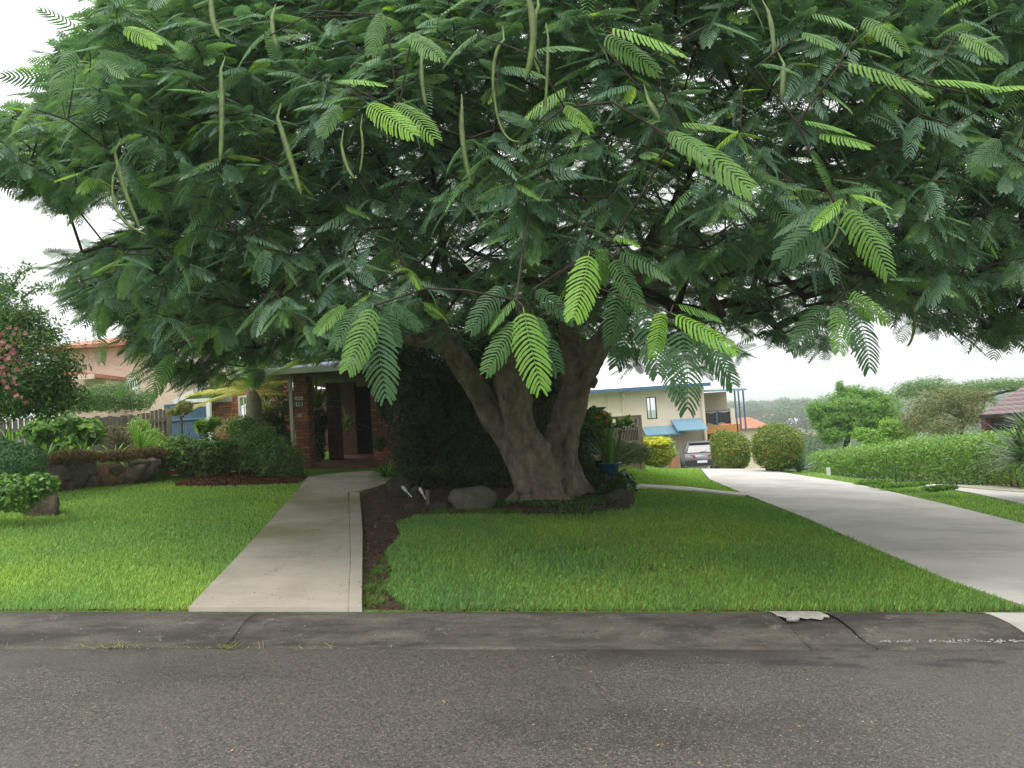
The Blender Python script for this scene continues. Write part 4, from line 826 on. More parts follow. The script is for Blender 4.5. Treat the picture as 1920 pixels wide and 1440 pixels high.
# timber fence
fence = empty('timber_fence', (P(150, 850, 18)[0], 18, gz(-10, 18)), 'weathered grey timber paling fence behind the left garden', 'fence')
FP = [(-420, 790, 14.5), (0, 786, 17.2), (180, 781, 18.6), (240, 779, 19.4), (312, 766, 20.3)]
mb = MB(); mr_ = MB(); FT = [P(a, b_, d_) for a, b_, d_ in FP]
for i in range(len(FT)-1):
    A, B = FT[i], FT[i+1]; Ld = math.hypot(B[0]-A[0], B[1]-A[1]); n_ = int(Ld/.11)
    az = math.atan2(B[1]-A[1], B[0]-A[0])
    for k in range(n_):
        t_ = (k+.5)/n_; c_ = A+(B-A)*t_; top = c_[2]+RNG.uniform(-.03, .02); bot = gz(c_[0], c_[1])-.05
        mb.box((c_[0]-.049, c_[1]-.01+RNG.uniform(-.004, .004), bot), (c_[0]+.049, c_[1]+.01, top), az+RNG.normal(0, .02))
    nx = np.array([math.sin(az), -math.cos(az), 0])*.045
    for dz in (-.27, -1.25): mr_.beam(A+nx+[0, 0, dz], B+nx+[0, 0, dz], .05, .09)
    for k in range(max(1, int(Ld/2.4))+1):
        if i and k == 0: continue
        t_ = k/max(1, int(Ld/2.4)); c_ = A+(B-A)*t_+nx*1.9; mp_ = MB().box((c_[0]-.055, c_[1]-.04, gz(c_[0], c_[1])-.05), (c_[0]+.055, c_[1]+.04, c_[2]+.01), az); mp_.build('post', M['timber'], fence)
mb.build('paling', M['timber'], fence); mr_.build('rail', M['timber'], fence)
# neighbour's peach brick house
ph = empty('brick_house', (P(200, 780, 31)[0], 33, P(200, 800, 31)[2]), 'two storey peach brick house with an orange tile roof behind the fence', 'house')
def quadbox(mb_, px0, py0, px1, py1, d0, d1):
    """upright box whose front face shows between two pixels at depth d0, d1 deep"""
    a = P(px0, py1, d0); b_ = P(px1, py0, d0); mb_.box((a[0], d0, a[2]), (b_[0], d1, b_[2])); return a, b_
b0 = gz(-15, 31)-.3
p1 = P(175, 640, 31); p2 = P(400, 640, 31); x0 = P(158, 700, 31)[0]; x1 = P(330, 700, 31)[0]; x0b = P(95, 700, 31)[0]
zt = P(300, 652, 31)[2]; zap = P(238, 622, 31)[2]; xa = P(238, 622, 31)[0]
mb = MB().box((x0b, 31, b0), (x1, 38, P(130, 655, 31)[2])); mb.build('wall', M['peach'], ph)
mb = MB()
ze = P(120, 652, 30.6)[2]+.05; xm = P(205, 600, 31)[0]; zr = ze+.9
mb.add([(x0b-.5, 30.4, ze), (xm+2.5, 30.4, ze), (xm+2.5, 34.5, zr), (x0b+2.5, 34.5, zr), (x0b-.5, 38.6, ze), (xm+2.5, 38.6, ze), (x0b-.5, 30.4, ze-.12), (xm+2.5, 30.4, ze-.12), (x0b-.5, 38.6, ze-.12), (xm+2.5, 38.6, ze-.12)],
       [(0, 1, 2, 3), (3, 2, 5, 4), (0, 3, 4), (1, 5, 2), (0, 6, 7, 1), (4, 5, 9, 8), (6, 8, 9, 7), (0, 4, 8, 6), (1, 7, 9, 5)]); mb.build('roof', M['terracotta'], ph)
# gabled porch in front
g0 = P(128, 712, 29); g1 = P(188, 712, 29); gp = P(135, 696, 29)
mb = MB(); zz = P(150, 704, 29)[2]
mb.add([(g0[0]-.6, 28.6, zz+.35), (g1[0], 28.6, zz), (g1[0], 31, zz), (g0[0]-.6, 31, zz+.35), (g0[0]-.6, 28.6, zz+.2), (g1[0], 28.6, zz-.14), (g1[0], 31, zz-.14), (g0[0]-.6, 31, zz+.2)], [(0, 1, 2, 3), (4, 7, 6, 5), (0, 4, 5, 1), (1, 5, 6, 2), (3, 2, 6, 7), (0, 3, 7, 4)]); mb.build('porch_roof', M['terracotta'], ph)
mb = MB(); mb.box((g0[0]-.6, 28.5, zz-.2), (g1[0]+.02, 28.58, zz-.02)); mb.box((g0[0]+.3, 29.6, b0), (g1[0]-.1, 30.9, zz-.12)); mb.build('porch_wall', M['peach'], ph)
wz0 = P(200, 765, 31)[2]; wz1 = P(200, 711, 31)[2]; wx0 = P(182, 740, 31)[0]; wx1 = P(262, 740, 31)[0]
wf = MB().box((wx0, 30.93, wz0), (wx1, 30.99, wz1)).build('window', M['white'], ph)
mb = MB()
for k in range(3): u0 = wx0+.08+(wx1-wx0-.08)/3*k; mb.box((u0, 30.90, wz0+.06), (u0+(wx1-wx0)/3-.1, 30.925, wz1-.06))
mb.build('pane', M['paleglass'], wf)

# our brick house: walls, carport gable, window, porch columns, roof
bh = empty('brick_house', (P(690, 880, 21)[0], 21.5, gz(-4, 21)), 'low red brown brick house with a porch behind the big tree', 'house')
GB = lambda a, d_: gz(P(a, 880, d_)[0], d_)-.1
mb = MB()
a = P(394, 740, 23.4); b_ = P(545, 740, 23.4); topz = P(430, 728, 23.4)[2]+.25
wx0 = P(447, 760, 23.4)[0]; wx1 = P(468, 760, 23.4)[0]; wz0 = P(455, 787, 23.4)[2]; wz1 = P(455, 742, 23.4)[2]; bz = GB(450, 23.4)
mb.box((a[0], 23.4, bz), (wx0, 23.65, topz)); mb.box((wx1, 23.4, bz), (b_[0], 23.65, topz)); mb.box((wx0, 23.4, bz), (wx1, 23.65, wz0)); mb.box((wx0, 23.4, wz1), (wx1, 23.65, topz))
mb.build('wall', M['brick'], bh)
wf = MB().box((wx0+.003, 23.37, wz0), (wx0+.06, 23.45, wz1)).box((wx1-.06, 23.37, wz0), (wx1-.003, 23.45, wz1)).box((wx0+.06, 23.37, wz0), (wx1-.06, 23.45, wz0+.05)).box((wx0+.06, 23.37, wz1-.05), (wx1-.06, 23.45, wz1)).box(((wx0+wx1)/2-.012, 23.38, wz0+.05), ((wx0+wx1)/2+.012, 23.43, wz1-.05)).box((wx0+.06, 23.38, (wz0+wz1)/2-.01), (wx1-.06, 23.43, (wz0+wz1)/2+.01)).build('window', M['white'], bh)
MB().box((wx0+.06, 23.46, wz0+.05), (wx1-.06, 23.48, wz1-.05)).build('pane', M['paleglass'], wf)
# gable of the side wing with sloping white barge board and blue gate frame
ga = P(338, 755, 22.6); gb = P(412, 716, 22.6); gc = P(540, 690, 22.6)
mb = MB(); mb.beam(ga+np.array([0, .0, 0]), gb, .9, .14); mb.build('barge_board', M['white'], bh)
mb = MB(); mb.add([ga+[0, .3, .1], gb+[0, .3, .1], gb+[0, 5, .1], ga+[0, 5, .1], ga+[0, .3, .02], gb+[0, .3, .02], gb+[0, 5, .02], ga+[0, 5, .02]], [(0, 1, 2, 3), (4, 7, 6, 5), (0, 4, 5, 1), (2, 3, 7, 6), (1, 2, 6, 5), (0, 3, 7, 4)]); mb.build('wing_roof', M['metalroof'], bh)
mb = MB(); q0 = P(352, 758, 23.0); mb.add([(q0[0], 23.0, q0[2]), (gb[0]+.2, 23.0, q0[2]), (gb[0]+.2, 23.0, gb[2]-.1)], [(0, 1, 2)]); mb.build('gable_panel', M['soffit'], bh)
# porch: posts, columns, soffit, roof
def column(px0, px1, ytop, d_, dep, mt=M['brick']):
    m_ = MB(); x0_ = P(px0, 800, d_)[0]; x1_ = P(px1, 800, d_)[0]; m_.box((x0_, d_, GB(px0, d_)), (x1_, d_+dep, P(px0, ytop, d_)[2])); return m_.build('column', mt, bh)
colA = column(553.5, 579, 704, 19.4, .55)
column(614, 636, 718, 21.6, .4, M['brick_dark']); column(638, 668, 700, 23.6, .35, M['brick_dark'])  # inner columns in darker brick: porch shade put into the colour
mb = MB(); x0_ = P(697, 800, 20.2)[0]; x1_ = P(1091, 780, 20.2)[0]; mb.box((x0_, 20.2, gz(0, 20)-.5), (x1_, 20.5, P(900, 668, 20.2)[2])); mb.box((x1_-.3, 20.5, gz(2, 20)-.5), (x1_, 27, P(900, 668, 20.2)[2])); mb.build('front_wall', M['brick'], bh)
MB().box((P(1091, 780, 20)[0]+.003, 20.05, gz(2, 20)-.3), (P(1096, 780, 20)[0], 20.2, P(1095, 738, 20)[2])).build('corner_post', M['white'], bh)
xw = P(545, 780, 19.5)[0]
MB().box((xw, 19.42, GB(548, 19.5)), (P(551, 780, 19.5)[0], 19.52, P(548, 712, 19.5)[2])).build('corner_post', M['white'], bh)
MB().box((P(490, 700, 19.5)[0], 19.42, P(548, 712, 19.5)[2]+.002), (P(551, 780, 19.5)[0], 19.52, P(548, 706, 19.5)[2])).build('beam', M['white'], bh)
zs = P(560, 703, 19.4)[2]+.03
mb = MB(); xr0 = P(488, 700, 19.1)[0]; xr1 = P(1086, 700, 19.3)[0]
mb.box((xr0+.05, 19.2, zs), (xr1-.05, 27, zs+.04)); mb.build('soffit', M['soffit'], bh)
mb = MB(); mb.box((xr0-.05, 19.0, zs-.02), (xr1, 19.09, zs+.12)); mb.build('gutter', M['white'], bh)
mb = MB(); xm = (xr0+xr1)/2; mb.add([(xr0-.05, 19.05, zs+.12), (xr1, 19.05, zs+.12), (xr1-2.6, 23.2, zs+.75), (xr0+2.6, 23.2, zs+.75), (xr1, 27.3, zs+.12), (xr0-.05, 27.3, zs+.12)], [(0, 1, 2, 3), (3, 2, 4, 5), (0, 3, 5), (1, 4, 2), (0, 5, 4, 1)]); mb.build('roof', M['greyblue'], bh)
mb = MB(); xd0 = P(668, 800, 24)[0]; xd1 = P(700, 800, 24)[0]; mb.box((P(560, 800, 26)[0], 25.9, gz(-4, 25)-.2), (xd1+.4, 26.1, zs)); mb.build('back_wall', M['brick_dark'], bh)  # same darker brick, with the recess shade in its colour
dz0 = gz(-4.3, 24)+.03; dd = MB().box((xd0+.02, 24.0, dz0), (xd1+1.2, 24.05, dz0+2.1)).build('door', M['dark'], bh)
MB().lathe((xd0+.12, 23.97, dz0+1.0), [(.001, -.02), (.025, 0), (.001, .02)], 10).build('handle', M['white'], dd)
fl = [P(577, 800, 19.3)[0], P(697, 800, 20.3)[0]]
mb = MB(); nx_ = 6
FLp = Gp([(577, 890), (640, 886), (697, 880), (697, 868)])
sheet('porch_floor', [(fl[0]-.1, 19.3), (fl[1]+.05, 19.45), (fl[1]+.4, 25.9), (fl[0]-.3, 25.9)], .05, .08, M['floor_tile'])
# number plaque and small plates on the porch column
def plate(px_, py_, w_, h_, m_, text=None, name='plaque', label=None, lum=None):
    c_ = P(px_, py_, 19.385); root = empty(name, (c_[0], 19.398, c_[2]), label, 'sign')
    MB().box((c_[0]-w_/2, 19.375, c_[2]-h_/2), (c_[0]+w_/2, 19.398, c_[2]+h_/2)).build('backing', M['dark'] if text else m_, root, bevel=.003)
    if text: MB().box((c_[0]-w_/2+.015, 19.368, c_[2]-h_/2+.015), (c_[0]+w_/2-.015, 19.374, c_[2]+h_/2-.015)).build('face', m_, root)
    if text:
        cu = bpy.data.curves.new('t', 'FONT'); cu.body = text; cu.size = h_*.95; cu.align_x = 'CENTER'; cu.align_y = 'CENTER'; cu.extrude = .002; cu.offset = .004
        to = bpy.data.objects.new('t', cu); col.objects.link(to); bpy.context.view_layer.update()
        me = bpy.data.meshes.new_from_object(to.evaluated_get(bpy.context.evaluated_depsgraph_get())); bpy.data.objects.remove(to)
        o = bpy.data.objects.new('digits', me); col.objects.link(o); me.materials.clear(); me.materials.append(M['dark']); o.parent = root; o.location = (0, -.036, 0); o.rotation_euler = (R(90), 0, 0)
    return root
plate(561.5, 757.5, .21, .15, M['white'], '10', 'number_plaque', 'framed house number ten plaque on the brick porch column')
mb_r = plate(560.5, 747, .2, .085, M['white'], None, 'wall_plate', 'white slotted mail plate just above the house number')
MB().box((P(560.5, 747, 19.38)[0]-.06, 19.366, P(560.5, 747, 19.38)[2]-.012), (P(560.5, 747, 19.38)[0]+.06, 19.374, P(560.5, 747, 19.38)[2]+.012)).build('slot', M['timber'], mb_r)
plate(562, 779, .11, .07, pm('pale_brick_tag', (.5, .42, .42), (.42, .34, .34), 30, .7), None, 'brick_tag', 'small pale tag below the number on the porch column')
# blue sheet gate with white frame
gt = empty('blue_gate', (P(350, 830, 21.5)[0], 21.5, gz(-9, 21.5)), 'blue steel sheet gate with a white frame left of the brick wall', 'gate')
gx0 = P(309, 800, 21.5)[0]; gx1 = P(390, 800, 21.5)[0]; zt_ = P(350, 764, 21.5)[2]; zb_ = gz(-9, 21.5)-.1
mb = MB(); n_ = 26
for k in range(n_):
    u0 = gx0+(gx1-gx0)*k/n_; u1 = gx0+(gx1-gx0)*(k+.62)/n_; zt2 = zt_+(.12 if k < 13 else 0)
    mb.box((u0, 21.5, zb_), (u1, 21.53, zt2)); mb.box((u1+.001, 21.52, zb_), (gx0+(gx1-gx0)*(k+1)/n_-.001, 21.535, zt2))
mb.build('panel', M['bluepaint'], gt)
MB().box((gx0, 21.46, zt_-.36), (gx1, 21.498, zt_-.30)).build('rail', M['bluepaint'], gt)
MB().box((gx1+.002, 21.42, zb_), (P(397, 800, 21.5)[0], 21.55, zt_+.12)).box((P(352, 800, 21.5)[0], 21.42, zt_+.122), (P(397, 800, 21.5)[0], 21.55, zt_+.22)).build('frame', M['white'], gt)

# --- plants of the left side, far to near
def Bp(a, b_, d_, r_, dz=0): p = P(a, b_, d_); return ((p[0], d_, p[2]+dz), r_)
SPR = [(P(a, b_, 13.2), P(a2, b2, 13.1)) for (a, b_, a2, b2) in ((40, 560, 90, 540), (30, 600, 85, 590), (20, 540, 60, 500), (60, 640, 110, 625), (80, 700, 150, 690), (95, 740, 165, 745))]
EX = np.array([p+(q-p)*t_+[0, 0, .08*math.sin(3.1*t_)]+RNG.normal(0, .06, 3) for p, q in SPR for t_ in RNG.uniform(0, 1.05, 190)])
tr1 = shrub('flowering_tree', [Bp(40, 700, 13.2, (1.0, .9, .75)), Bp(-60, 640, 13.2, (1.1, .9, 1.1)), Bp(85, 740, 13.4, (.65, .7, .38)), Bp(20, 620, 13.6, (.75, .7, .5)), Bp(20, 745, 13.2, (.9, .7, .42)), Bp(-40, 545, 13.8, (.7, .6, .5))], 40000, .068, MID+[((.03, .07, .02), 2)],
    'bushy tree with purple and pink blossom at the left edge', 'tree', flowers=(46, .09, [((.16, .12, .42), 2), ((.22, .18, .5), 1)], .05), rough=.35, inner=.6, extra=EX)
for _ in range(70): flower(P(RNG.normal(18, 15), RNG.normal(675, 32), 12.1+RNG.uniform(-.1, .2)), RNG.normal(0, .6, 3)+[0, -1, .2], .085, [((.40, .19, .18), 2), ((.30, .13, .12), 1)], tr1, 'pink_flower', 12)
mb = MB()
for (p, q) in SPR: mb.tube([p, (p+q)/2+[0, 0, .08], q], [.02, .013, .006], 5)
tb = P(-30, 800, 13.4); mb.tube([(tb[0], 13.4, gz(tb[0], 13.4)-.1), P(-20, 760, 13.4), P(-10, 700, 13.4)], [.12, .09, .05], 8); mb.build('trunk', M['stem'], tr1)
shrub('hedge_shrub', [Bp(150, 752, 22, (.9, .6, .38)), Bp(205, 745, 22, (.7, .6, .45)), Bp(255, 750, 22.5, (.6, .5, .35))], 9000, .07, GREY+MID, 'grey green shrub rising behind the timber fence', inner=.6)
shrub('climbing_vine', [Bp(110, 812, 16.4, (.55, .3, .42)), Bp(75, 808, 16.2, (.35, .3, .2)), Bp(160, 812, 16.6, (.38, .25, .26)), Bp(128, 845, 16.2, (.35, .25, .3)), Bp(170, 800, 16.8, (.15, .15, .15))], 2100, .15, LIT+MID, 'broad leaved light green vine against the timber fence', 'plant', aspect=.8, up=.4, inner=.4, rough=.4)
shrub('dry_shrub', [Bp(212, 818, 17.2, (.4, .3, .32)), Bp(238, 820, 17.5, (.3, .3, .3))], 900, .05, [((.2, .14, .09), 2), ((.14, .16, .07), 1)], 'bare twiggy brown shrub in front of the fence', stems=30, inner=.8)
strappy('strappy_clump', P(262, 850, 17.5), 60, .75, .03, LIT, .35, 'upright strappy leaves by the fence end', up=1.1)
shrub('yellow_green_shrub', [Bp(262, 805, 18.2, (.3, .3, .28)), Bp(285, 830, 18, (.35, .3, .35)), Bp(300, 850, 17.6, (.35, .3, .3))], 2600, .085, LIT+[((.3, .22, .08), 1)], 'loose yellow green shrub by the right end of the fence', aspect=.35)
for i, (a, b_, d_, lab) in enumerate(((88, 856, 15.0, 'pale strap leaves at the left end of the stone wall'), (158, 856, 15.6, 'green strap leaves above the lichened boulder'), (215, 856, 16.3, 'arching strap leaves on top of the wall middle'), (20, 828, 14.5, 'strap leaves behind the round bush at the left'))):
    strappy('strappy_clump', P(a, b_+8, d_), 26, .6, .035, LIT, .6, lab, up=.7, group='strappy clumps along the stone wall')
shrub('clipped_shrub', [Bp(35, 870, 12.6, (.42, .45, .36)), Bp(-10, 860, 12.6, (.4, .4, .4))], 11000, .042, [((.06, .16, .07), 3), ((.10, .22, .09), 2)], 'fine leaved round dark bush near the left edge', inner=.3, rough=.1, freq=1.5)
shrub('glossy_shrub', [Bp(20, 925, 10.4, (.42, .4, .27)), Bp(-40, 920, 10.4, (.4, .4, .3)), Bp(75, 910, 10.6, (.22, .3, .18))], 4200, .07, MID+LIT, 'glossy light green bush at the left edge of the lawn', mat='leaf_gloss', aspect=.55, inner=.5)
q = G(74, 968); rock('dark_rock', (q[0], q[1]+.1, q[2]-.05), (.22, .22, .26), M['rock'], 'dark rounded rock under the glossy bush on the left lawn', seed=21, rz=.3)
# small tree in the island
st = empty('young_tree', G(344, 850), 'young tree with a thin pale trunk before the blue gate', 'tree')
pp = [P(343, 845, 17.2), P(341, 810, 17.2), P(340, 785, 17.2), P(335, 772, 17.2)]; MB().tube(pp, [.035, .03, .025, .012], 7).tube([pp[2], P(352, 768, 17.2)], [.02, .008], 6).build('trunk', M['stem'], st)
shrub('x', [Bp(345, 765, 17.2, (.2, .2, .16)), Bp(325, 772, 17.2, (.15, .15, .1))], 380, .1, [((.32, .30, .09), 2), ((.22, .3, .07), 2), ((.35, .2, .1), .6)], parent=st, aspect=.4, clipz=False)
shrub('broad_leaf_plant', [Bp(383, 798, 17, (.2, .2, .12)), Bp(400, 790, 17, (.14, .14, .1))], 90, .34, LIT, 'rosette of big bright leaves above the left shrubs', 'plant', aspect=.35, up=.9, mat='leaf_gloss', stems=4, clipz=False)
shrub('mixed_shrub', [Bp(350, 855, 16.8, (.45, .4, .42)), Bp(310, 868, 16.8, (.4, .35, .3)), Bp(395, 850, 16.8, (.4, .4, .42)), Bp(330, 840, 17, (.3, .3, .3))], 3600, .13, LIT+GREY, 'loose green shrub in front of the blue gate', aspect=.32, stems=8, inner=.6, rough=.35)
shrub('mounded_shrub', [Bp(480, 835, 17.3, (.6, .6, .48)), Bp(520, 860, 17.0, (.55, .5, .4)), Bp(430, 850, 17.2, (.3, .4, .4)), Bp(545, 880, 16.9, (.28, .3, .22)), Bp(460, 800, 17.5, (.3, .3, .25))], 13000, .07, [((.13, .26, .085), 3), ((.08, .18, .06), 2), ((.24, .38, .12), 1.5)], 'large mounded small leaved bush beside the white post', stems=6, inner=.5, rough=.4, freq=3.2)
strappy('ponytail_plant', P(437, 815, 18.2), 170, .8, .022, [((.34, .38, .05), 3), ((.2, .3, .05), 2)], 1.1, 'drooping yellow green grassy plant before the brick wall', up=1.1)
strappy('strappy_clump', P(420, 850, 17.6), 60, .6, .02, LIT, .7, 'thin leaved clump left of the mounded bush', up=.9)
# palm with swollen trunk
pa_ = empty('palm_tree', (P(476, 840, 19)[0], 19, gz(-6.4, 19)), 'stout bottle trunk palm with yellowing fronds before the house', 'palm tree')
MB().tube([(P(478, 840, 19)[0], 19, gz(-6.4, 19)-.1), P(477, 810, 19), P(476, 785, 19), P(476, 760, 19), P(474, 742, 19), P(470, 728, 19)], [.21, .20, .19, .20, .15, .08], 14).build('trunk', pm('palm_trunk', (.30, .27, .21), (.2, .18, .13), 2, .8, .4, 12, stretch=(1, 1, 7)), pa_, smooth=True)
TPm = [frond_template(30, 4, d_, .014, True, .5, .22, seed=40+i) for i, d_ in enumerate((.5, .8, .3))]
pk = P(470, 735, 19); az = np.linspace(0, 2*math.pi, 15)[:-1]+.2; n_ = len(az); el = RNG.uniform(.1, 1.1, n_)
rd2 = np.stack([np.cos(az)*np.cos(el), np.sin(az)*np.cos(el), np.sin(el)], 1)
V, F_, C_ = fronds(TPm, np.repeat(pk[None], n_, 0), rd2, np.tile([0, 0, 1.0], (n_, 1))+rd2*.01, RNG.uniform(1.3, 1.9, n_), pick_cols(n_, [((.42, .38, .05), 2), ((.2, .3, .05), 2), ((.1, .2, .04), 1)]))
mesh_np('crown', V, F_, M['leaf'], pa_, C_)
# dark court plants seen past the porch columns and left of the post
strappy('strappy_plant', P(590, 765, 21.0), 120, .95, .07, LIT+[((.35, .4, .15), 1)], .6, 'brightly coloured variegated strap plant seen between the porch columns', up=.8, spread=.15)  # bright leaf palette puts the light on the court plants into the colour
strappy('strappy_plant', P(650, 800, 22.6), 50, .8, .05, MID, .8, 'shaded strap plant between the inner porch columns', up=.6)
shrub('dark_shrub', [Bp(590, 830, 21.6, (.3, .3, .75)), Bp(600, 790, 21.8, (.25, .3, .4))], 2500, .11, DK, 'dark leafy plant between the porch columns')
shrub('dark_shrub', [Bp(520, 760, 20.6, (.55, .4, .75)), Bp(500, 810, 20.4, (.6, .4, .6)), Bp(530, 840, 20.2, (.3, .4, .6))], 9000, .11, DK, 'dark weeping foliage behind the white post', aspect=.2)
strappy('bromeliad', P(497, 765, 19.9), 40, .5, .05, [((.45, .2, .05), 1), ((.4, .35, .08), 2), ((.15, .2, .05), 2)], .5, 'red and yellow leaved plant right of the palm trunk', up=.5)
q = G(420, 890); pt = MB().lathe((q[0], q[1], q[2]), [(.10, 0), (.15, .12), (.17, .28), (.14, .38), (.10, .43), (.12, .46), (.09, .45), (.08, .38)], 18).build('clay_urn', M['potbrown'], smooth=True); tag(pt, 'brown clay urn half hidden beside the mounded bush', 'urn')
# garden ornament
q = G(326, 893); gn = empty('garden_ornament', q, 'small white and red garden ornament under the left shrubs', 'ornament')
MB().lathe(q, [(.10, 0), (.12, .05), (.09, .2), (.05, .3), (.045, .36), (.001, .39)], 12).build('body', M['white'], gn, smooth=True)
MB().lathe((q[0], q[1], q[2]), [(.121, .04), (.135, .09), (.115, .12)], 12).build('trim', pm('red_paint', (.5, .05, .03), None, 4, .6), gn); MB().lathe((q[0], q[1], q[2]+.33), [(.055, 0), (.05, .04), (.001, .17)], 10).build('cap', pm('red_paint_cap', (.5, .05, .03), None, 4, .6), gn)
for (a, b_, s_, lab, se) in ((470, 893, .16, 'low grey stone on the left mulch bed edge', 31), (448, 889, .14, 'flat stone beside the clay urn', 32)):
    q = G(a, b_-4); rock('edging_stone', (q[0], q[1], q[2]), (s_*1.5, s_, s_*.6), M['boulder'], lab, seed=se)

# ------------------------------------------------------------ under the tree
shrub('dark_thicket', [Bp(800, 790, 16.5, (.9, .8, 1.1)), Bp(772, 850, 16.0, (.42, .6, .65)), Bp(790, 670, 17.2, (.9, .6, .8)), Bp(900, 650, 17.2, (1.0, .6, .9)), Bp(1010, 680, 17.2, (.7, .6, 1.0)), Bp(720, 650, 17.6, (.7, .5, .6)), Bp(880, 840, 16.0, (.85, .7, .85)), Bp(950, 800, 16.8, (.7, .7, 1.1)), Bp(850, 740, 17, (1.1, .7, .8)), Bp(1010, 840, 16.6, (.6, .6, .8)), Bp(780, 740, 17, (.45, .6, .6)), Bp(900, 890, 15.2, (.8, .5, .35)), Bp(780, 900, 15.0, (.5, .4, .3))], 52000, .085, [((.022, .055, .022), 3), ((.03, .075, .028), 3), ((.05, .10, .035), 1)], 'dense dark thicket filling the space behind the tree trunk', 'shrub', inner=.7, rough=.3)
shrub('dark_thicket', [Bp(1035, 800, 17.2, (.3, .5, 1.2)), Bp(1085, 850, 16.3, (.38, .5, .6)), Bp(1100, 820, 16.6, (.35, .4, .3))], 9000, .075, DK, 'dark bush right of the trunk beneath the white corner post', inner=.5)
strappy('strappy_clump', G(725, 897), 90, .6, .03, MID+LIT, .8, 'strappy clump at the foot of the right porch pier', up=.9, spread=.1)
shrub('climbing_vine', [Bp(722, 760, 19.8, (.22, .2, .5)), Bp(712, 830, 19.6, (.15, .15, .2))], 700, .13, [((.12, .2, .09), 2), ((.22, .1, .04), 1), ((.06, .1, .04), 2)], 'sparse vine climbing the right brick pier', 'plant', aspect=.7)
q = G(887, 958); rock('boulder', (q[0], q[1]+.25, q[2]-.03), (.36, .3, .22), M['boulder'], 'large rounded pale boulder left of the tree base', seed=4, rough=.16, sub=4)
for (a, b_, s_, lab, se, h_) in ((785, 940, .2, 'dark rock behind the leaning lamp stakes', 41, .8), (775, 962, .16, 'low mossy rock at the left lawn corner', 42, .6), (825, 960, .22, 'flat rock between the mossy rock and the boulder', 43, .45), (750, 935, .26, 'dark jagged rock by the path landing', 44, .9), (1166, 952, .24, 'large dark rock right of the tree roots', 45, .75)):
    q = G(a, b_-3); rock('dark_rock', (q[0], q[1]+.1, q[2]-.02), (s_*.85, s_*.7, s_*h_*.85), M['rock_dark'], lab, seed=se)
for (a0, b0, a1, b1, lab) in ((754, 912, 772, 932, 'silver lamp stake leaning right, left of the pair'), (787, 915, 799, 938, 'silver lamp stake leaning beside the wooden peg')):
    p = P(a0, b0, 13.1); q = P(a1, b1, 13.0); r_ = empty('lamp_stake', q, lab, 'garden lamp', 'fallen garden lamp stakes in the bed')
    MB().tube([q, q+(p-q)*.55], [.010, .012], 8).build('stake', M['metalroof'], r_); MB().tube([q+(p-q)*.56, q+(p-q)*.9, p], [.022, .028, .02], 10).build('lamp_head', M['white'], r_)
q = G(803, 955); tag(MB().box((q[0]-.03, q[1]-.03, q[2]-.05), (q[0]+.03, q[1]+.03, q[2]+.3)).build('wooden_peg', M['timber'], bevel=.006), 'short square wooden peg beside the lamp stakes', 'stake')
strappy('strappy_clump', G(1080, 965), 200, .3, .018, DK+MID, .8, 'low grassy clump in front of the tree roots', up=.8, spread=.55)
shrub('ground_cover', [Bp(1120, 945, 13.0, (.45, .4, .14)), Bp(1030, 958, 12.6, (.5, .25, .08)), Bp(930, 960, 12.6, (.3, .2, .08))], 5000, .05, DK+MID, 'dark low ground cover round the tree roots', 'plant', aspect=.35)
# blue pots
def pot(px_, py_, d_, r_, h_, lab, m_, cat='pot'):
    p = P(px_, py_, d_); o = MB().lathe((p[0], p[1], p[2]), [(r_*.62, 0), (r_*.8, h_*.4), (r_, h_*.9), (r_*1.08, h_*.92), (r_*1.08, h_), (r_*.94, h_), (r_*.9, h_*.85), (.001, h_*.84)], 24).build('flower_pot', m_, smooth=True); return tag(o, lab, cat), p
_, pq = pot(1145, 893, 14.3, .19, .25, 'blue glazed pot holding reedy plants right of the trunk', M['potblue'])
strappy('reed_plant', (pq[0], pq[1], pq[2]+.2), 90, .75, .022, MID+GREY, .35, 'reedy plant growing in the blue pot', up=1.25, spread=.12)
_, pq2 = pot(1131, 888, 14.7, .15, .26, 'dark pot just left of the blue glazed pot', M['dark'])
strappy('croton', (pq2[0], pq2[1], pq2[2]+.2), 34, .32, .05, [((.35, .12, .04), 2), ((.45, .32, .04), 2), ((.12, .2, .04), 1)], .5, 'red and yellow leaved croton in the dark pot', up=1.1)
shrub('broad_leaf_plant', [Bp(1170, 898, 13.6, (.18, .15, .16)), Bp(1178, 915, 13.4, (.15, .15, .12))], 90, .14, DK+MID, 'dark round leaved plant on the right of the blue pot', 'plant', aspect=.8, mat='leaf_gloss')
shrub('ground_cover', [Bp(1150, 915, 13.7, (.35, .3, .16)), Bp(1110, 900, 14.2, (.3, .3, .25))], 3500, .07, DK, 'shaded ground cover under the blue pot', 'plant')
shrub('hibiscus', [Bp(1120, 800, 17.5, (.35, .35, .42)), Bp(1112, 780, 17.6, (.2, .25, .2))], 1600, .11, LIT+MID, 'bright green bush with orange flowers beside the white corner post', flowers=(5, .13, [((.75, .22, .03), 1)], .06), stems=3)
shrub('mixed_shrub', [Bp(1110, 832, 16.8, (.4, .4, .3)), Bp(1130, 850, 17, (.4, .4, .35))], 5000, .06, MID+DK, 'mid green shrub below the orange flowered bush')
fr = empty('frangipani', G(1166, 868), 'small tree with a star of long leaves before the dark screen', 'tree')
MB().tube([P(1160, 868, 17.4), P(1161, 830, 17.4), P(1163, 806, 17.4)], [.03, .025, .02], 6).build('trunk', M['stem'], fr)
strappy('crown', P(1160, 802, 17.4), 46, .42, .08, LIT, .55, up=.5, parent=fr); strappy('crown', P(1178, 798, 17.5), 36, .36, .08, LIT, .5, up=.5, parent=fr)
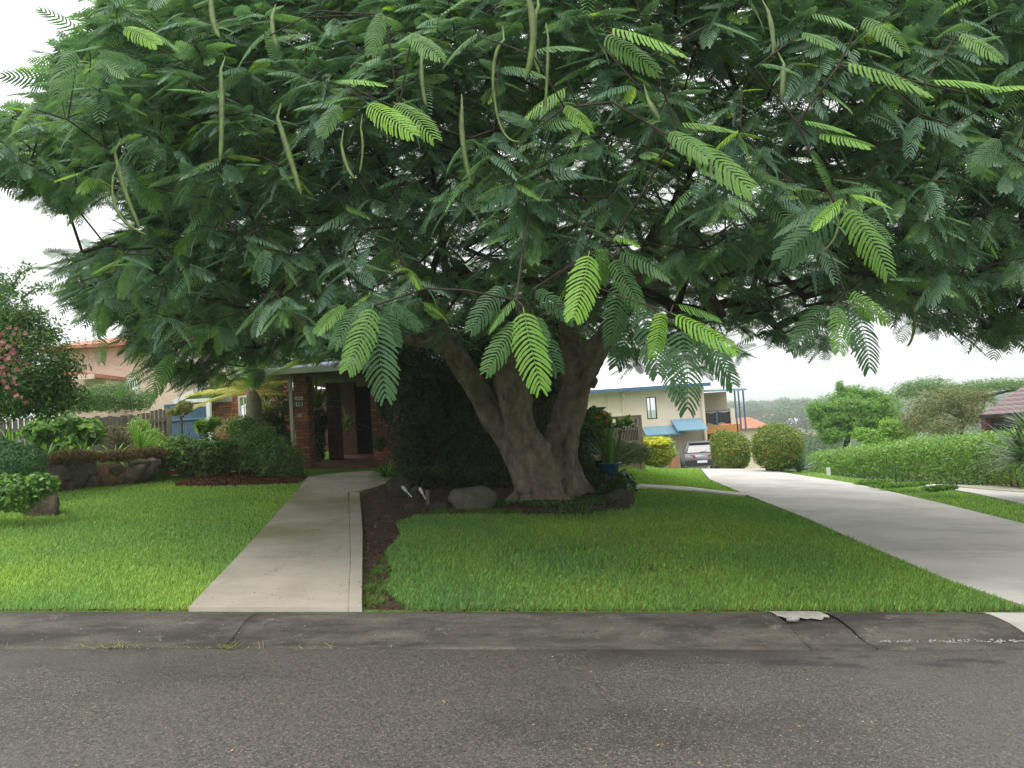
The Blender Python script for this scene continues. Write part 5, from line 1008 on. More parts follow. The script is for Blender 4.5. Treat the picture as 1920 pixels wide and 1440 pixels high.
shrub('silver_shrub', [Bp(1165, 850, 19, (.5, .5, .32)), Bp(1195, 850, 19.5, (.35, .4, .25)), Bp(1140, 850, 19, (.35, .4, .35))], 7500, .055, GREY+[((.2, .25, .14), 1)], 'grey green fluffy shrub above the low stone edging')
for i, (a, b_) in enumerate(((1172, 868), (1190, 869), (1208, 869))):
    q = G(a, b_); rock('edging_stone', (q[0], q[1]+.1, q[2]-.02), (.27, .2, .13), M['rock_ochre'] if i == 1 else M['rock'], ['brown edging rock left of three under the grey shrub', 'middle reddish edging rock under the grey shrub', 'right edging rock next to the yellow hedge'][i], seed=50+i)

# ------------------------------------------------------------ right side
# screened carport frame with dark panels
sf = empty('screen_fence', (P(1170, 870, 22)[0], 22, gz(3.5, 22)), 'pinkish timber frame holding dark slatted panels beside the yellow hedge', 'fence')
d_ = 22; xr_ = P(1204, 800, d_)[0]; xl_ = P(1096, 800, d_)[0]; zt_ = P(1196, 778, d_)[2]; zl_ = P(1205, 848, d_)[2]; gb_ = gz(xr_, d_)-.1; zm_ = P(1200, 826, d_)[2]
MB().box((xr_-.10, d_, gb_), (xr_, d_+.1, zt_)).box((xl_, d_, zt_-.08), (xr_-.102, d_+.1, zt_)).box((xl_, d_, zm_-.08), (xr_-.102, d_+.1, zm_)).build('frame', M['pinkbeige'], sf)
mb = MB(); n_ = 34
for k in range(n_): u0 = xl_+(xr_-.11-xl_)*k/n_; mb.box((u0, d_+.04, zm_+.005), (u0+(xr_-xl_)/n_*.75, d_+.06, zt_-.085-(.12 if k < 20 else 0)))
mb.build('slat_panel', M['dark'], sf); MB().box((xl_, d_+.04, gb_), (xr_-.11, d_+.06, zm_-.085)).build('lower_board', M['pinkbeige'], sf)
cv = empty('covered_trailer', (P(1115, 800, 26)[0], 26, gz(3, 26)), 'dark grey rounded canopy showing above the slatted screen', 'canopy')
p0 = P(1088, 772, 26); mb = MB(); prof = [(1070, 782), (1072, 774), (1080, 768), (1095, 766.5), (1112, 766.5), (1134, 769), (1141, 774), (1148, 781)]
pts = [P(a, b_, 26) for a, b_ in prof]; vs = [(p[0], 26, p[2]) for p in pts]+[(p[0], 27.6, p[2]) for p in pts]; n_ = len(pts)
mb.add(vs, [(i, i+1, i+1+n_, i+n_) for i in range(n_-1)]+[tuple(range(n_))[::-1], tuple(range(n_, 2*n_)), (0, n_, 2*n_-1, n_-1)]); mb.build('cover', pm('canopy_fabric', (.10, .10, .115), (.07, .07, .08), 4, .8), cv)
q = P(1121, 768, 26.5); MB().lathe((q[0], 26.6, q[2]-.03), [(.18, 0), (.3, .08), (.3, .11), (.001, .12)], 14).build('vent', M['dark'], cv)
MB().box((pts[0][0]+.1, 26.1, gz(3, 26)), (pts[-1][0]-.1, 27.5, pts[0][2]-.003)).build('base', M['dark'], cv)
# cream two storey house
D = 46.0
ch = empty('cream_house', (P(1200, 870, D)[0], D+3, gz(8, D)), 'cream two storey house with a pale metal roof and blue awnings', 'house')
X_ = lambda a, d_=D: P(a, 790, d_)[0]
Zt = P(1200, 729, D)[2]; gB = gz(8, D)-1.2
ww0, ww1, wz0, wz1 = P(1212, 760, D)[0], P(1231, 760, D)[0], P(1222, 786, D)[2], P(1222, 744, D)[2]
mb = MB(); xa_, xb_ = X_(1040), X_(1318); zmid = P(1200, 806, D)[2]
mb.box((xa_, D, zmid), (ww0, D+.3, Zt)); mb.box((ww1, D, zmid), (xb_, D+.3, Zt)); mb.box((ww0, D, zmid), (ww1, D+.3, wz0)); mb.box((ww0, D, wz1), (ww1, D+.3, Zt)); mb.box((xa_, D+.3, gB), (xa_+.3, D+9, Zt)); mb.build('upper_wall', M['cream'], ch)
MB().box((xa_, D+.05, gB), (xb_-.02, D+.35, zmid-.003)).build('lower_wall', M['taupe'], ch)
MB().box((xb_-.3, D+.31, gB), (xb_, D+9, Zt)).build('side_wall', M['cream'], ch)
wf = MB().box((ww0, D+.02, wz0), (ww0+.06, D+.14, wz1)).box((ww1-.06, D+.02, wz0), (ww1, D+.14, wz1)).box((ww0+.06, D+.02, wz1-.06), (ww1-.06, D+.14, wz1)).box((ww0+.06, D+.02, wz0), (ww1-.06, D+.14, wz0+.06)).box((ww0+.22, D+.03, wz0+.06), (ww0+.26, D+.12, wz1-.06)).build('window', M['dark'], ch)
MB().box((ww0+.06, D+.13, wz0+.06), (ww1-.06, D+.15, wz1-.06)).build('pane', pm('dark_curtained_glass', (.13, .12, .13), (.22, .19, .19), .8, .5, spec=.15), wf)  # dark curtain tone in the pane colour
MB().box((ww0-.08, D-.06, wz0-.1), (ww1+.08, D, wz0-.005)).build('sill', M['cream'], wf)
for a in (1141, 1168): MB().box((P(a-2, 760, D)[0], D-.09, zmid), (P(a+2, 760, D)[0], D-.002, Zt)).build('pilaster', M['cream'], ch)
MB().tube([P(1167, 738, D-.2), P(1171, 748, D-.15)], [.09, .06], 8).build('rain_head', M['cream'], ch)
mb = MB(); ez = Zt+.02; rx0, rx1 = xa_-.5, X_(1322)+.3; ry0, ry1 = D-.7, D+9.5; hh = P(1130, 690, D+4)[2]
mb.add([(rx0, ry0, ez), (rx1, ry0, ez), (rx1, ry1, ez), (rx0, ry1, ez), (rx0+3, (ry0+ry1)/2, hh), (X_(1140, D+4), (ry0+ry1)/2, hh)], [(0, 1, 5, 4), (1, 2, 5), (2, 3, 4, 5), (3, 0, 4), (0, 3, 2, 1)]); mb.build('roof', M['metalroof'], ch)
MB().box((rx0, ry0-.12, ez-.14), (rx1, ry0-.003, ez+.06)).build('gutter', M['bluetrim'], ch)
MB().tube([(X_(1319), D-.12, Zt), (X_(1320), D-.12, P(1320, 880, D)[2])], .10, 10).build('downpipe', M['cream'], ch)
# awnings
for (a0, a1, yt, yb, dd) in ((1203, 1273, 799, 814, 1.3), (1258, 1313, 785, 806, 1.7)):
    zt2 = P((a0+a1)/2, yt, D)[2]; zb2 = P((a0+a1)/2, yb, D-dd)[2]; xa2, xb2 = X_(a0), X_(a1)
    aw = MB().add([(xa2, D-.01, zt2), (xb2, D-.01, zt2), (xb2, D-dd, zb2), (xa2, D-dd, zb2), (xa2, D-.01, zt2-.06), (xb2, D-.01, zt2-.06), (xb2, D-dd, zb2-.06), (xa2, D-dd, zb2-.06)], [(0, 1, 2, 3), (4, 7, 6, 5), (3, 2, 6, 7), (0, 3, 7, 4), (1, 5, 6, 2), (0, 4, 5, 1)]).build('awning', M['blueroof'], ch)
    mbr = MB()
    for k in range(9): t_ = (k+.5)/9; u = xa2+(xb2-xa2)*t_; mbr.beam((u, D-.02, zt2+.02), (u, D-dd, zb2+.02), .04, .03)
    mbr.build('rib', M['blueroof'], aw); MB().box((xa2, D-dd-.08, zb2-.16), (xb2, D-dd-.003, zb2+.02)).build('fascia', M['bluetrim'], aw)
MB().box((X_(1243), D-1.1, gB), (X_(1248), D-.9, P(1245, 812, D-1)[2])).build('post', M['cream'], ch)
# deck at the right
dk0, dk1 = X_(1319, D+1)+.1, X_(1390, D+1); dz1 = P(1350, 797, D+1)[2]; dz0 = P(1350, 812, D+1)[2]
MB().box((dk0, D+1, dz0), (X_(1386, D+1), D+1.15, dz1)).build('deck_beam', M['orange_timber'], ch); MB().box((dk0, D+1.16, dz0+.15), (dk1, D+8, dz1-.05)).build('deck', M['timber'], ch)
zr_ = P(1345, 769, D+1)[2]
MB().box((dk0, D+1.02, zr_-.06), (X_(1372, D+1), D+1.08, zr_)).box((X_(1344, D+1), D+1.02, dz1), (X_(1346.5, D+1), D+1.08, zr_-.062)).build('railing', M['bluetrim'], ch)
mb = MB(); n_ = 18
for k in range(n_): u0 = dk0+(X_(1371, D+1)-dk0)*k/n_; mb.box((u0, D+1.09, dz1+.1+.06*math.sin(k*.7)), (u0+(X_(1371, D+1)-dk0)/n_+.001*(k % 2), D+1.11+.02*(k % 3), zr_-.08-.1*abs(math.sin(k*.35))))
mb.build('shade_cloth', M['dark'], ch)
MB().box((X_(1371, D+1), D+1.0, dz1), (X_(1379, D+1), D+1.3, zr_+.05)).build('deck_pillar', M['cream'], ch)
for a, dd in ((1381, 1.0), (1388, 3.5), (1397, 1.0)):
    MB().box((X_(a, D+dd), D+dd, dz0), (X_(a+2.2, D+dd), D+dd+.12, P(a, 728, D+dd)[2])).build('post', M['bluetrim'], ch)
MB().add([(dk0, D+.7, P(1390, 727, D+1)[2]), (X_(1402, D+1), D+.7, P(1390, 729, D+1)[2]), (X_(1402, D+1), D+7, P(1390, 722, D+1)[2]), (dk0, D+7, P(1390, 720, D+1)[2]), (dk0, D+.7, P(1390, 727, D+1)[2]-.12), (X_(1402, D+1), D+.7, P(1390, 729, D+1)[2]-.12), (X_(1402, D+1), D+7, P(1390, 722, D+1)[2]-.12), (dk0, D+7, P(1390, 720, D+1)[2]-.12)], [(0, 1, 2, 3), (4, 7, 6, 5), (0, 4, 5, 1), (1, 5, 6, 2), (2, 6, 7, 3), (3, 7, 4, 0)]).build('deck_roof', M['blueroof'], ch)
MB().box((dk0, D+5, dz1), (X_(1366, D+5), D+5.2, P(1350, 735, D+5)[2])).build('inner_wall', M['peach'], ch)
MB().box((dk0, D+4, gB), (dk1, D+4.3, dz0+.1)).box((dk1-.4, D+1.2, gB), (dk1-.1, D+4, dz0)).build('under_wall', M['taupe'], ch)
MB().box((X_(1322, D+3.8), D+3.85, gB), (X_(1329, D+3.8), D+3.99, P(1325, 826, D+3.8)[2])).build('door', M['dark'], ch)
tag(MB().box((X_(1301), D-.06, P(1306, 836, D)[2]), (X_(1312), D-.004, P(1306, 831, D)[2])).build('meter_box', pm('brown_box', (.12, .08, .06), None, 3, .7), None, bevel=.01), 'brown meter box on the wall above the parked car', 'meter box')
# orange planter
q = G(1263, 872); tag(MB().box((q[0]-.0, 40, gz(8.2, 40)), (q[0]+.01, 40.01, gz(8.2, 40)+.01)).build('paver', M['orange_timber']), None, None) if False else None
pz = P(1263, 873, 38); tag(MB().add([(pz[0]-.2, 37.8, pz[2]-.1), (pz[0]+.2, 37.8, pz[2]-.1), (pz[0]+.2, 38.2, pz[2]-.1), (pz[0]-.2, 38.2, pz[2]-.1), (pz[0]-.26, 37.74, pz[2]+.4), (pz[0]+.26, 37.74, pz[2]+.4), (pz[0]+.26, 38.26, pz[2]+.4), (pz[0]-.26, 38.26, pz[2]+.4)], [(0, 1, 2, 3), (7, 6, 5, 4), (0, 4, 5, 1), (1, 5, 6, 2), (2, 6, 7, 3), (3, 7, 4, 0)]).build('planter_box', M['terracotta'], bevel=.02), 'orange square planter at the right foot of the yellow hedge', 'planter')
strappy('potted_plant', (pz[0], 38, pz[2]+.4), 30, .7, .09, LIT, .6, 'small leafy plant growing in the orange planter', up=1.0)
# the car, seen from behind
def car():
    c0 = P(1312, 880, 43.0); base = np.array([c0[0], 43.0, P(1312, 880, 43)[2]-.02]); rz = -.16
    root = empty('parked_car', base, 'silver grey hatchback seen from behind beside the cream house', 'car')
    cz, sz = math.cos(rz), math.sin(rz)
    W = lambda x, y, z: (base[0]+x*cz-y*sz, base[1]+x*sz+y*cz, base[2]+z)
    secs = [(-2.2, .62, .86, .84, .40), (-2.05, .62, .92, 1.02, .30), (-1.2, .70, .92, 1.02, .28), (1.0, .72, .92, .98, .28), (1.9, .6, .88, .88, .3), (2.25, .5, .72, .7, .38)]
    V = []
    for (y, wt, wb, zt2, zb2) in secs:
        V += [W(-wb*.93, y, zb2), W(-wb, y, zb2+.22), W(-wb, y, zt2-.16), W(-wb*.93, y, zt2), W(wb*.93, y, zt2), W(wb, y, zt2-.16), W(wb, y, zb2+.22), W(wb*.93, y, zb2)]
    F_ = [(8*i+j, 8*i+(j+1) % 8, 8*i+8+(j+1) % 8, 8*i+8+j) for i in range(len(secs)-1) for j in range(8)]+[tuple(range(8))[::-1], tuple(range(40, 48))]
    paint = pm('silver_paint', (.16, .165, .18), (.14, .145, .16), 3, .3, spec=.7, metal=.4)
    m_ = MB(); m_.add(V, F_); m_.build('body', paint, root, bevel=.03, smooth=True)
    V = [W(-.84, -2.0, 1.0), W(.84, -2.0, 1.0), W(.84, .9, 1.0), W(-.84, .9, 1.0), W(-.62, -1.62, 1.58), W(.62, -1.62, 1.58), W(.62, .0, 1.6), W(-.62, .0, 1.6)]
    MB().add(V, [(0, 1, 5, 4), (1, 2, 6, 5), (2, 3, 7, 6), (3, 0, 4, 7), (4, 5, 6, 7), (0, 3, 2, 1)]).build('cabin', paint, root, bevel=.05, smooth=True)
    g_ = M['glass']
    MB().add([W(-.72, -1.98, 1.06), W(.72, -1.98, 1.06), W(.58, -1.715, 1.47), W(-.58, -1.715, 1.47), W(-.72, -1.94, 1.06), W(.72, -1.94, 1.06), W(.58, -1.68, 1.47), W(-.58, -1.68, 1.47)], [(0, 1, 2, 3), (7, 6, 5, 4), (0, 4, 5, 1), (1, 5, 6, 2), (2, 6, 7, 3), (3, 7, 4, 0)]).build('rear_window', g_, root)
    for s_ in (-1, 1):
        MB().add([W(s_*.83, -1.6, 1.07), W(s_*.83, .5, 1.07), W(s_*.665, -.1, 1.5), W(s_*.665, -1.35, 1.5), W(s_*.80, -1.6, 1.07), W(s_*.80, .5, 1.07), W(s_*.63, -.1, 1.5), W(s_*.63, -1.35, 1.5)], [(0, 1, 2, 3), (7, 6, 5, 4), (0, 4, 5, 1), (1, 5, 6, 2), (2, 6, 7, 3), (3, 7, 4, 0)]).build('side_window', g_, root)
        lm = bpy.data.materials.get('tail_lens') or pm('tail_lens', (.45, .02, .03), (.3, .015, .02), 3, .25, spec=.7)
        MB().add([W(s_*.93, -1.98, .98), W(s_*.34, -2.25, .92), W(s_*.34, -2.25, .78), W(s_*.93, -1.98, .80), W(s_*.9, -1.9, .98), W(s_*.34, -2.12, .92), W(s_*.34, -2.12, .78), W(s_*.9, -1.9, .8)], [(0, 1, 2, 3), (7, 6, 5, 4), (0, 4, 5, 1), (1, 5, 6, 2), (2, 6, 7, 3), (3, 7, 4, 0)]).build('tail_light', lm, root, bevel=.01)
        for yy in (-1.35, 1.4):
            wv = MB(); c_ = W(s_*.84, yy, .32); ax_ = np.array([cz, sz, 0])*.11; a_ = np.array(c_)
            wh = wv.tube([a_-ax_, a_-ax_*.8, a_+ax_*.8, a_+ax_], [.28, .33, .33, .28], 20).build('tyre', M['dark'], root); MB().tube([a_+s_*ax_*.9, a_+s_*ax_*1.06], [.2, .19], 14).build('rim', M['metalroof'], wh)
    MB().add([W(-.86, -2.27, .36), W(.86, -2.27, .36), W(.88, -2.25, .66), W(-.88, -2.25, .66), W(-.9, -1.9, .36), W(.9, -1.9, .36), W(.92, -1.9, .66), W(-.92, -1.9, .66)], [(0, 1, 2, 3), (7, 6, 5, 4), (0, 4, 5, 1), (1, 5, 6, 2), (2, 6, 7, 3), (3, 7, 4, 0)]).build('bumper', M['dark'], root, bevel=.03)
    a_ = np.array(W(0, -2.29, .58)); MB().box(tuple(a_-[.26, .01, .06]), tuple(a_+[.26, .01, .06]), rz).build('number_plate', M['metalroof'], root)
    a_ = np.array(W(0, -1.72, 1.56)); MB().box(tuple(a_-[.6, .1, .015]), tuple(a_+[.6, .1, .02]), rz).build('spoiler', paint, root, bevel=.01)
    a_ = np.array(W(0, -1.99, 1.12)); MB().beam(W(-.05, -2.0, 1.07), W(.3, -1.95, 1.12), .015, .015).build('wiper', M['dark'], root)
car()
# yellow hedge and ixora bushes
yh = P(1231, 845, 30)
shrub('yellow_hedge', [((P(1222, 846, 27)[0], 27, P(1222, 846, 27)[2]), (.5, .5, .5)), ((P(1243, 847, 27)[0], 27, P(1243, 847, 27)[2]), (.38, .45, .48)), ((P(1214, 842, 27.5)[0], 27.5, P(1214, 842, 27.5)[2]), (.35, .4, .45)), ((P(1230, 862, 27)[0], 27, P(1230, 862, 27)[2]), (.5, .45, .3))], 11000, .065, [((.14, .18, .025), 3), ((.28, .32, .03), 2), ((.5, .5, .03), 1.5)], 'square clipped hedge with yellow top growth', 'hedge', inner=.3, rough=.14)
Q, u = blob_points([((P(1229, 829, 27)[0], 27, P(1229, 829, 27)[2]), (.56, .48, .2))], 5200, .8, .22); V, F_, C_ = leaves(Q, u+[0, 0, 1.2], .07, YEL, .5); mesh_np('new_growth', V, F_, M['leaf'], [o for o in scn.objects if o.name.startswith('yellow_hedge')][0], C_)
IX = [((.22, .31, .05), 3), ((.13, .21, .04), 3), ((.36, .42, .06), 1.6), ((.05, .08, .02), 2)]
FLO = [((.55, .09, .03), 2), ((.6, .17, .05), 1)]
shrub('flowering_bush', [Bp(1457, 832, 25.5, (.86, .7, .72)), Bp(1457, 850, 25.5, (.8, .65, .55))], 17000, .07, IX, 'largest round bush with red flowers beside the driveway', 'bush', flowers=(20, .085, FLO, .03), inner=.28, rough=.12, group=None, stems=5)
shrub('flowering_bush', [Bp(1380, 845, 27.5, (.52, .55, .66)), Bp(1381, 857, 27.5, (.5, .5, .48))], 11000, .07, IX, 'middle round bush left of the largest flowering one', 'bush', flowers=(5, .1, FLO, .03), inner=.28, rough=.12)
shrub('flowering_bush', [Bp(1356, 836, 29.5, (.5, .5, .68)), Bp(1356, 852, 29.5, (.48, .5, .5))], 8000, .07, IX+[((.34, .3, .04), 1)], 'smallest yellowish bush beside the parked car', 'bush', flowers=(3, .1, FLO, .03), inner=.28, rough=.12)
# agave like plants
for (a, b_, d_, L_, lab) in ((1500, 884, 25.5, .8, 'blue green spiky plant between the round bush and hedge'), (1478, 880, 26, .5, 'small spiky plant at the foot of the largest round bush')):
    strappy('spiky_plant', P(a, b_, d_), 80, L_, .06, [((.10, .2, .12), 2), ((.07, .15, .09), 2)], .3, lab, up=.7)
tag(MB().lathe(G(1438, 884), [(.05, 0), (.05, .45), (.07, .46), (.06, .52), (.001, .53)], 10).build('garden_bollard', pm('blue_grey_paint', (.3, .37, .42), None, 4, .5)), 'thin blue grey bollard light at the driveway edge', 'bollard')
tag(MB().box(tuple(G(1552, 893)+[-.03, -.03, 0]), tuple(G(1552, 893)+[.09, .03, .26])).build('marker_post', M['white'], bevel=.01), 'short white marker post at the left end of the hedge', 'post')
# long clipped hedge
HC = [((.17, .33, .05), 3), ((.10, .22, .035), 2), ((.27, .45, .07), 2)]
bl = []
for t_ in np.linspace(0, 1, 15):
    d_ = 29.5-11.2*t_**.8; a = np.interp(t_, [0, 1], [1548, 1935]); yt = np.interp(a, [1530, 1700, 1920], [846, 822, 803]); yb = np.interp(a, [1530, 1700, 1920], [892, 905, 918])
    c_ = P(a, (yt+yb)/2, d_); hh_ = (yb-yt)/2*d_/FPX; bl.append(((c_[0], d_, c_[2]), (.75, .55, hh_*1.02)))
    bl.append(((c_[0], d_, c_[2]+hh_*.45), (.75, .5, hh_*.52)))
hd = shrub('clipped_hedge', bl, 46000, .08, HC+[((.2, .16, .07), .15)], 'long clipped bright green hedge along the right boundary', 'hedge', inner=.4, rough=.26, mat='leaf_gloss', freq=4)
mb = MB()
for i in range(34):
    t_ = i/33; a = 1560+370*t_; d_ = 29-11*t_**.8; c_ = P(a, 880, d_); g_ = gz(c_[0], d_); mb.tube([(c_[0], d_-.2, g_-.1), (c_[0]+RNG.uniform(-.1, .1), d_-.25, g_+.35), (c_[0]+RNG.uniform(-.2, .2), d_-.1, g_+.9)], [.03, .022, .015], 5)
mb.build('stem', M['stem'], hd)
strappy('spiky_plant', P(1935, 868, 15.6), 300, 1.15, .045, [((.12, .22, .10), 2), ((.18, .28, .14), 1), ((.07, .14, .06), 1)], .55, 'large grey green sword leaved plant at the right edge', up=.6, spread=.25)
strappy('spiky_plant', P(1942, 815, 15.8), 120, .9, .045, [((.12, .22, .10), 2), ((.18, .28, .14), 1)], .5, 'upper sword leaved rosette at the right edge', up=.7, spread=.1)
shrub('ground_cover', [Bp(1690, 909, 17.9, (.7, .2, .06)), Bp(1640, 903, 19.5, (.5, .2, .06))], 1800, .06, HC, 'left patch of ground cover under the hedge', 'plant', aspect=.6)
shrub('ground_cover', [Bp(1762, 915, 16.6, (.4, .15, .06))], 900, .06, HC, 'right patch of ground cover under the hedge', 'plant', aspect=.6)
grv = Gp([(1790, 915), (1860, 908), (1925, 912), (1990, 920), (1925, 926), (1850, 920)]); sheet('gravel', grv, .04, .06, pm('pale_gravel', (.5, .46, .38), (.3, .27, .2), 30, .9, 1, 60))
# trees behind the hedge
def tree(name, blobs, n_, size, cols, lab, trunkpts, rads, **kw):
    t_ = empty(name, trunkpts[0], lab, 'tree'); m_ = MB().tube(trunkpts, rads, 8)
    for b_ in blobs: m_.tube([trunkpts[-1], (np.array(trunkpts[-1])+np.array(b_[0]))/2+[0, 0, .1], b_[0]], [rads[-1], rads[-1]*.6, rads[-1]*.25], 6)
    m_.build('trunk', M['branch'], t_)
    Q, u = blob_points(blobs, n_, kw.get('inner', .4), kw.get('rough', .3), kw.get('freq', 2.6)); V, F_, C_ = leaves(Q, u*.8+rand_unit(n_)*.6+[0, 0, .4], size, cols, kw.get('aspect', .4)); mesh_np('crown', V, F_, M['leaf'], t_, C_); return t_
tree('round_tree', [Bp(1600, 775, 34, (1.6, 1.3, .95)), Bp(1560, 785, 34, (.9, .9, .65)), Bp(1640, 770, 34, (1.0, 1, .95)), Bp(1595, 745, 34.5, (.75, .8, .5)), Bp(1560, 815, 33.5, (.6, .6, .4)), Bp(1665, 800, 33.5, (.5, .6, .5)), Bp(1575, 726, 34.5, (.18, .2, .3)), Bp(1530, 770, 34, (.4, .5, .4))], 46000, .11, [((.15, .31, .06), 3), ((.21, .39, .07), 2), ((.07, .17, .035), 2)], 'large dense round green tree behind the left part of the hedge', [P(1600, 880, 34), P(1585, 840, 34), P(1595, 800, 34)], [.18, .13, .1], aspect=.3, rough=.35)
tree('light_green_tree', [Bp(1640, 822, 30, (.5, .5, .35)), Bp(1672, 805, 30, (.5, .5, .45)), Bp(1615, 815, 30.5, (.35, .4, .3)), Bp(1690, 815, 30, (.5, .5, .4))], 6500, .11, LIT, 'loose light green young tree just above the hedge', [P(1655, 860, 30), P(1655, 835, 30), P(1655, 825, 30)], [.06, .05, .04], rough=.45, inner=.6)
tree('pale_twiggy_tree', [Bp(1745, 765, 29, (.95, .8, .7)), Bp(1790, 750, 29, (.8, .8, .6)), Bp(1715, 790, 28.5, (.6, .6, .5)), Bp(1820, 775, 28.5, (.55, .6, .5)), Bp(1840, 745, 29, (.5, .5, .35)), Bp(1770, 800, 28, (.9, .6, .4))], 15000, .085, [((.2, .22, .08), 3), ((.12, .17, .06), 2), ((.28, .2, .14), 1.5), ((.09, .16, .04), 2)], 'pale olive twiggy tree in the middle behind the hedge', [P(1790, 850, 28.5), P(1795, 820, 28.5), P(1812, 790, 28.5)], [.09, .07, .06], rough=.45, inner=.7)
tree('feathery_tree', [Bp(1735, 722, 42, (1.4, 1, .4)), Bp(1860, 722, 42, (2.2, 1.2, .35)), Bp(1700, 735, 42, (.8, .8, .4)), Bp(1930, 725, 42, (1.5, 1, .35)), Bp(1790, 735, 43, (1.6, 1, .5))], 9500, .16, [((.10, .19, .07), 2), ((.14, .26, .07), 2)], 'flat topped feathery tree beyond the tiled roof', [P(1800, 850, 42), P(1800, 790, 42), P(1800, 760, 42)], [.2, .16, .13], rough=.45, inner=.6, aspect=.25)
for (a, lab, hh) in ((560, 'dark spreading tree behind the left part of the brick house roof', 0), (760, 'dark tall tree behind the porch of the brick house', 0), (980, 'dark tree behind the middle of the brick house', 0)):
    tree('backyard_tree', [Bp(a, 655, 31, (2.4, 1.5, 1.5)), Bp(a+70, 630, 31, (1.8, 1.3, 1.3)), Bp(a-80, 670, 31, (1.6, 1.3, 1.1)), Bp(a, 600, 31.5, (1.5, 1.2, 1.0))], 16000, .17, DK+[((.06, .13, .04), 1)], lab, [P(a, 850, 31), P(a, 760, 31), P(a, 700, 31)], [.3, .25, .2], inner=.6)
# right house with tiled roof
rh = empty('tiled_house', (P(1960, 850, 27)[0], 29, gz(18, 27)), 'low house with a brown tiled roof at the right edge', 'house')
e0 = P(1838, 779, 26); r0 = P(1935, 715, 29); x2 = P(1990, 770, 26)[0]+6; ez = e0[2]; rz_ = r0[2]; y0_, y1_ = 26, 33
tiles = MB(); cs = 26
xr = e0[0]+2.2
xb = e0[0]*y1_/y0_+.6; xr = e0[0]*29.5/y0_+2.0; x2 += 5
tiles.add([(e0[0], y0_, ez), (x2, y0_, ez), (x2, 29.5, rz_), (xr, 29.5, rz_), (x2, y1_, ez), (xb, y1_, ez), (e0[0], y0_, ez-.1), (x2, y0_, ez-.1), (x2, y1_, ez-.1), (xb, y1_, ez-.1)], [(0, 1, 2, 3), (3, 2, 4, 5), (0, 3, 5), (0, 6, 7, 1), (6, 9, 8, 7), (0, 5, 9, 6), (1, 7, 8, 4, 2)])
tm, n, b = newmat('brown_roof_tile'); t = n.nodes.new('ShaderNodeTexCoord'); 
wv = n.nodes.new('ShaderNodeTexWave'); wv.wave_type = 'BANDS'; wv.bands_direction = 'X'; wv.inputs['Scale'].default_value = 1.05
wv2 = n.nodes.new('ShaderNodeTexWave'); wv2.wave_type = 'BANDS'; wv2.bands_direction = 'Z'; wv2.wave_profile = 'SAW'; wv2.inputs['Scale'].default_value = 2.1
n.links.new(t.outputs['Object'], wv.inputs[0]); n.links.new(t.outputs['Object'], wv2.inputs[0])
ad = n.nodes.new('ShaderNodeMath'); ad.operation = 'ADD'; n.links.new(wv.outputs['Fac'], ad.inputs[0]); n.links.new(wv2.outputs['Fac'], ad.inputs[1])
rp = n.nodes.new('ShaderNodeValToRGB'); rp.color_ramp.elements[0].color = (.06, .035, .035, 1); rp.color_ramp.elements[1].color = (.20, .125, .125, 1); rp.color_ramp.elements[0].position = .1; rp.color_ramp.elements[1].position = .9
n.links.new(wv2.outputs['Fac'], rp.inputs[0]); n.links.new(rp.outputs[0], b.inputs['Base Color']); b.inputs['Roughness'].default_value = .6
bu = n.nodes.new('ShaderNodeBump'); bu.inputs['Distance'].default_value = .06; n.links.new(ad.outputs[0], bu.inputs['Height']); n.links.new(bu.outputs[0], b.inputs['Normal'])
tiles.build('roof', tm, rh)
MB().box((e0[0]+.6, 26.7, gz(18, 27)-1), (x2, 27, ez-.1)).build('wall', M['brick_dark'], rh)
wf = MB().box((P(1865, 800, 26.6)[0], 26.62, P(1865, 812, 26.6)[2]), (P(1900, 800, 26.6)[0], 26.69, P(1865, 789, 26.6)[2])).build('window', M['dark'], rh)
MB().beam((e0[0]-.02, y0_-.06, ez-.03), (x2, y0_-.06, ez-.03), .1, .1).build('gutter', M['dark'], rh)
# ------------------------------------------------------------ far hillside
hx = np.linspace(-200, 480, 97); hy = np.linspace(150, 740, 40); X, Y = np.meshgrid(hx, hy)
Zr = 1.62+4.5*sst(330, 520, Y)*(.55+.45*np.sin(X*.012+1.2))*1.0-12*(1-sst(170, 450, Y))+1.0*np.sin(X*.05+Y*.03)
ni, nj = X.shape; idx = np.arange(ni*nj).reshape(ni, nj); Fq = np.stack([idx[:-1, :-1], idx[:-1, 1:], idx[1:, 1:], idx[1:, :-1]], -1).reshape(-1, 4)
g = mesh_np('hills', np.stack([X, Y, Zr], -1).reshape(-1, 3), Fq, pm('hill_scrub', (.07, .12, .04), (.04, .08, .03), .08, .95), smooth=True, origin=(0, 0, 0)); tag(g, kind='structure')
def hz(x, y): return 1.62+4.5*float(sst(330, 520, y))*(.55+.45*math.sin(x*.012+1.2))-12*(1-float(sst(170, 450, y)))+math.sin(x*.05+y*.03)
bl = []
for i in range(520):
    y = RNG.uniform(120, 520); x = y*RNG.uniform(.2, .75); z = hz(x, y) if y > 160 else -12-.065*min(x, 45)
    r_ = RNG.uniform(1.6, 3.0); bl.append(((x, y, z+r_*.55), (r_*1.4, r_*1.4, r_)))
P_, u = blob_points(bl, 70000, .3, .25); V, F_, C_ = leaves(P_, u+rand_unit(len(P_))*.5+[0, 0, .4], 1.0, [((.05, .1, .035), 2), ((.08, .14, .05), 1)], .7)
tag(mesh_np('far_woodland', V, F_, M['leaf'], None, C_), 'hazy wooded valley and hillside in the far distance', 'woodland', None, 'stuff')
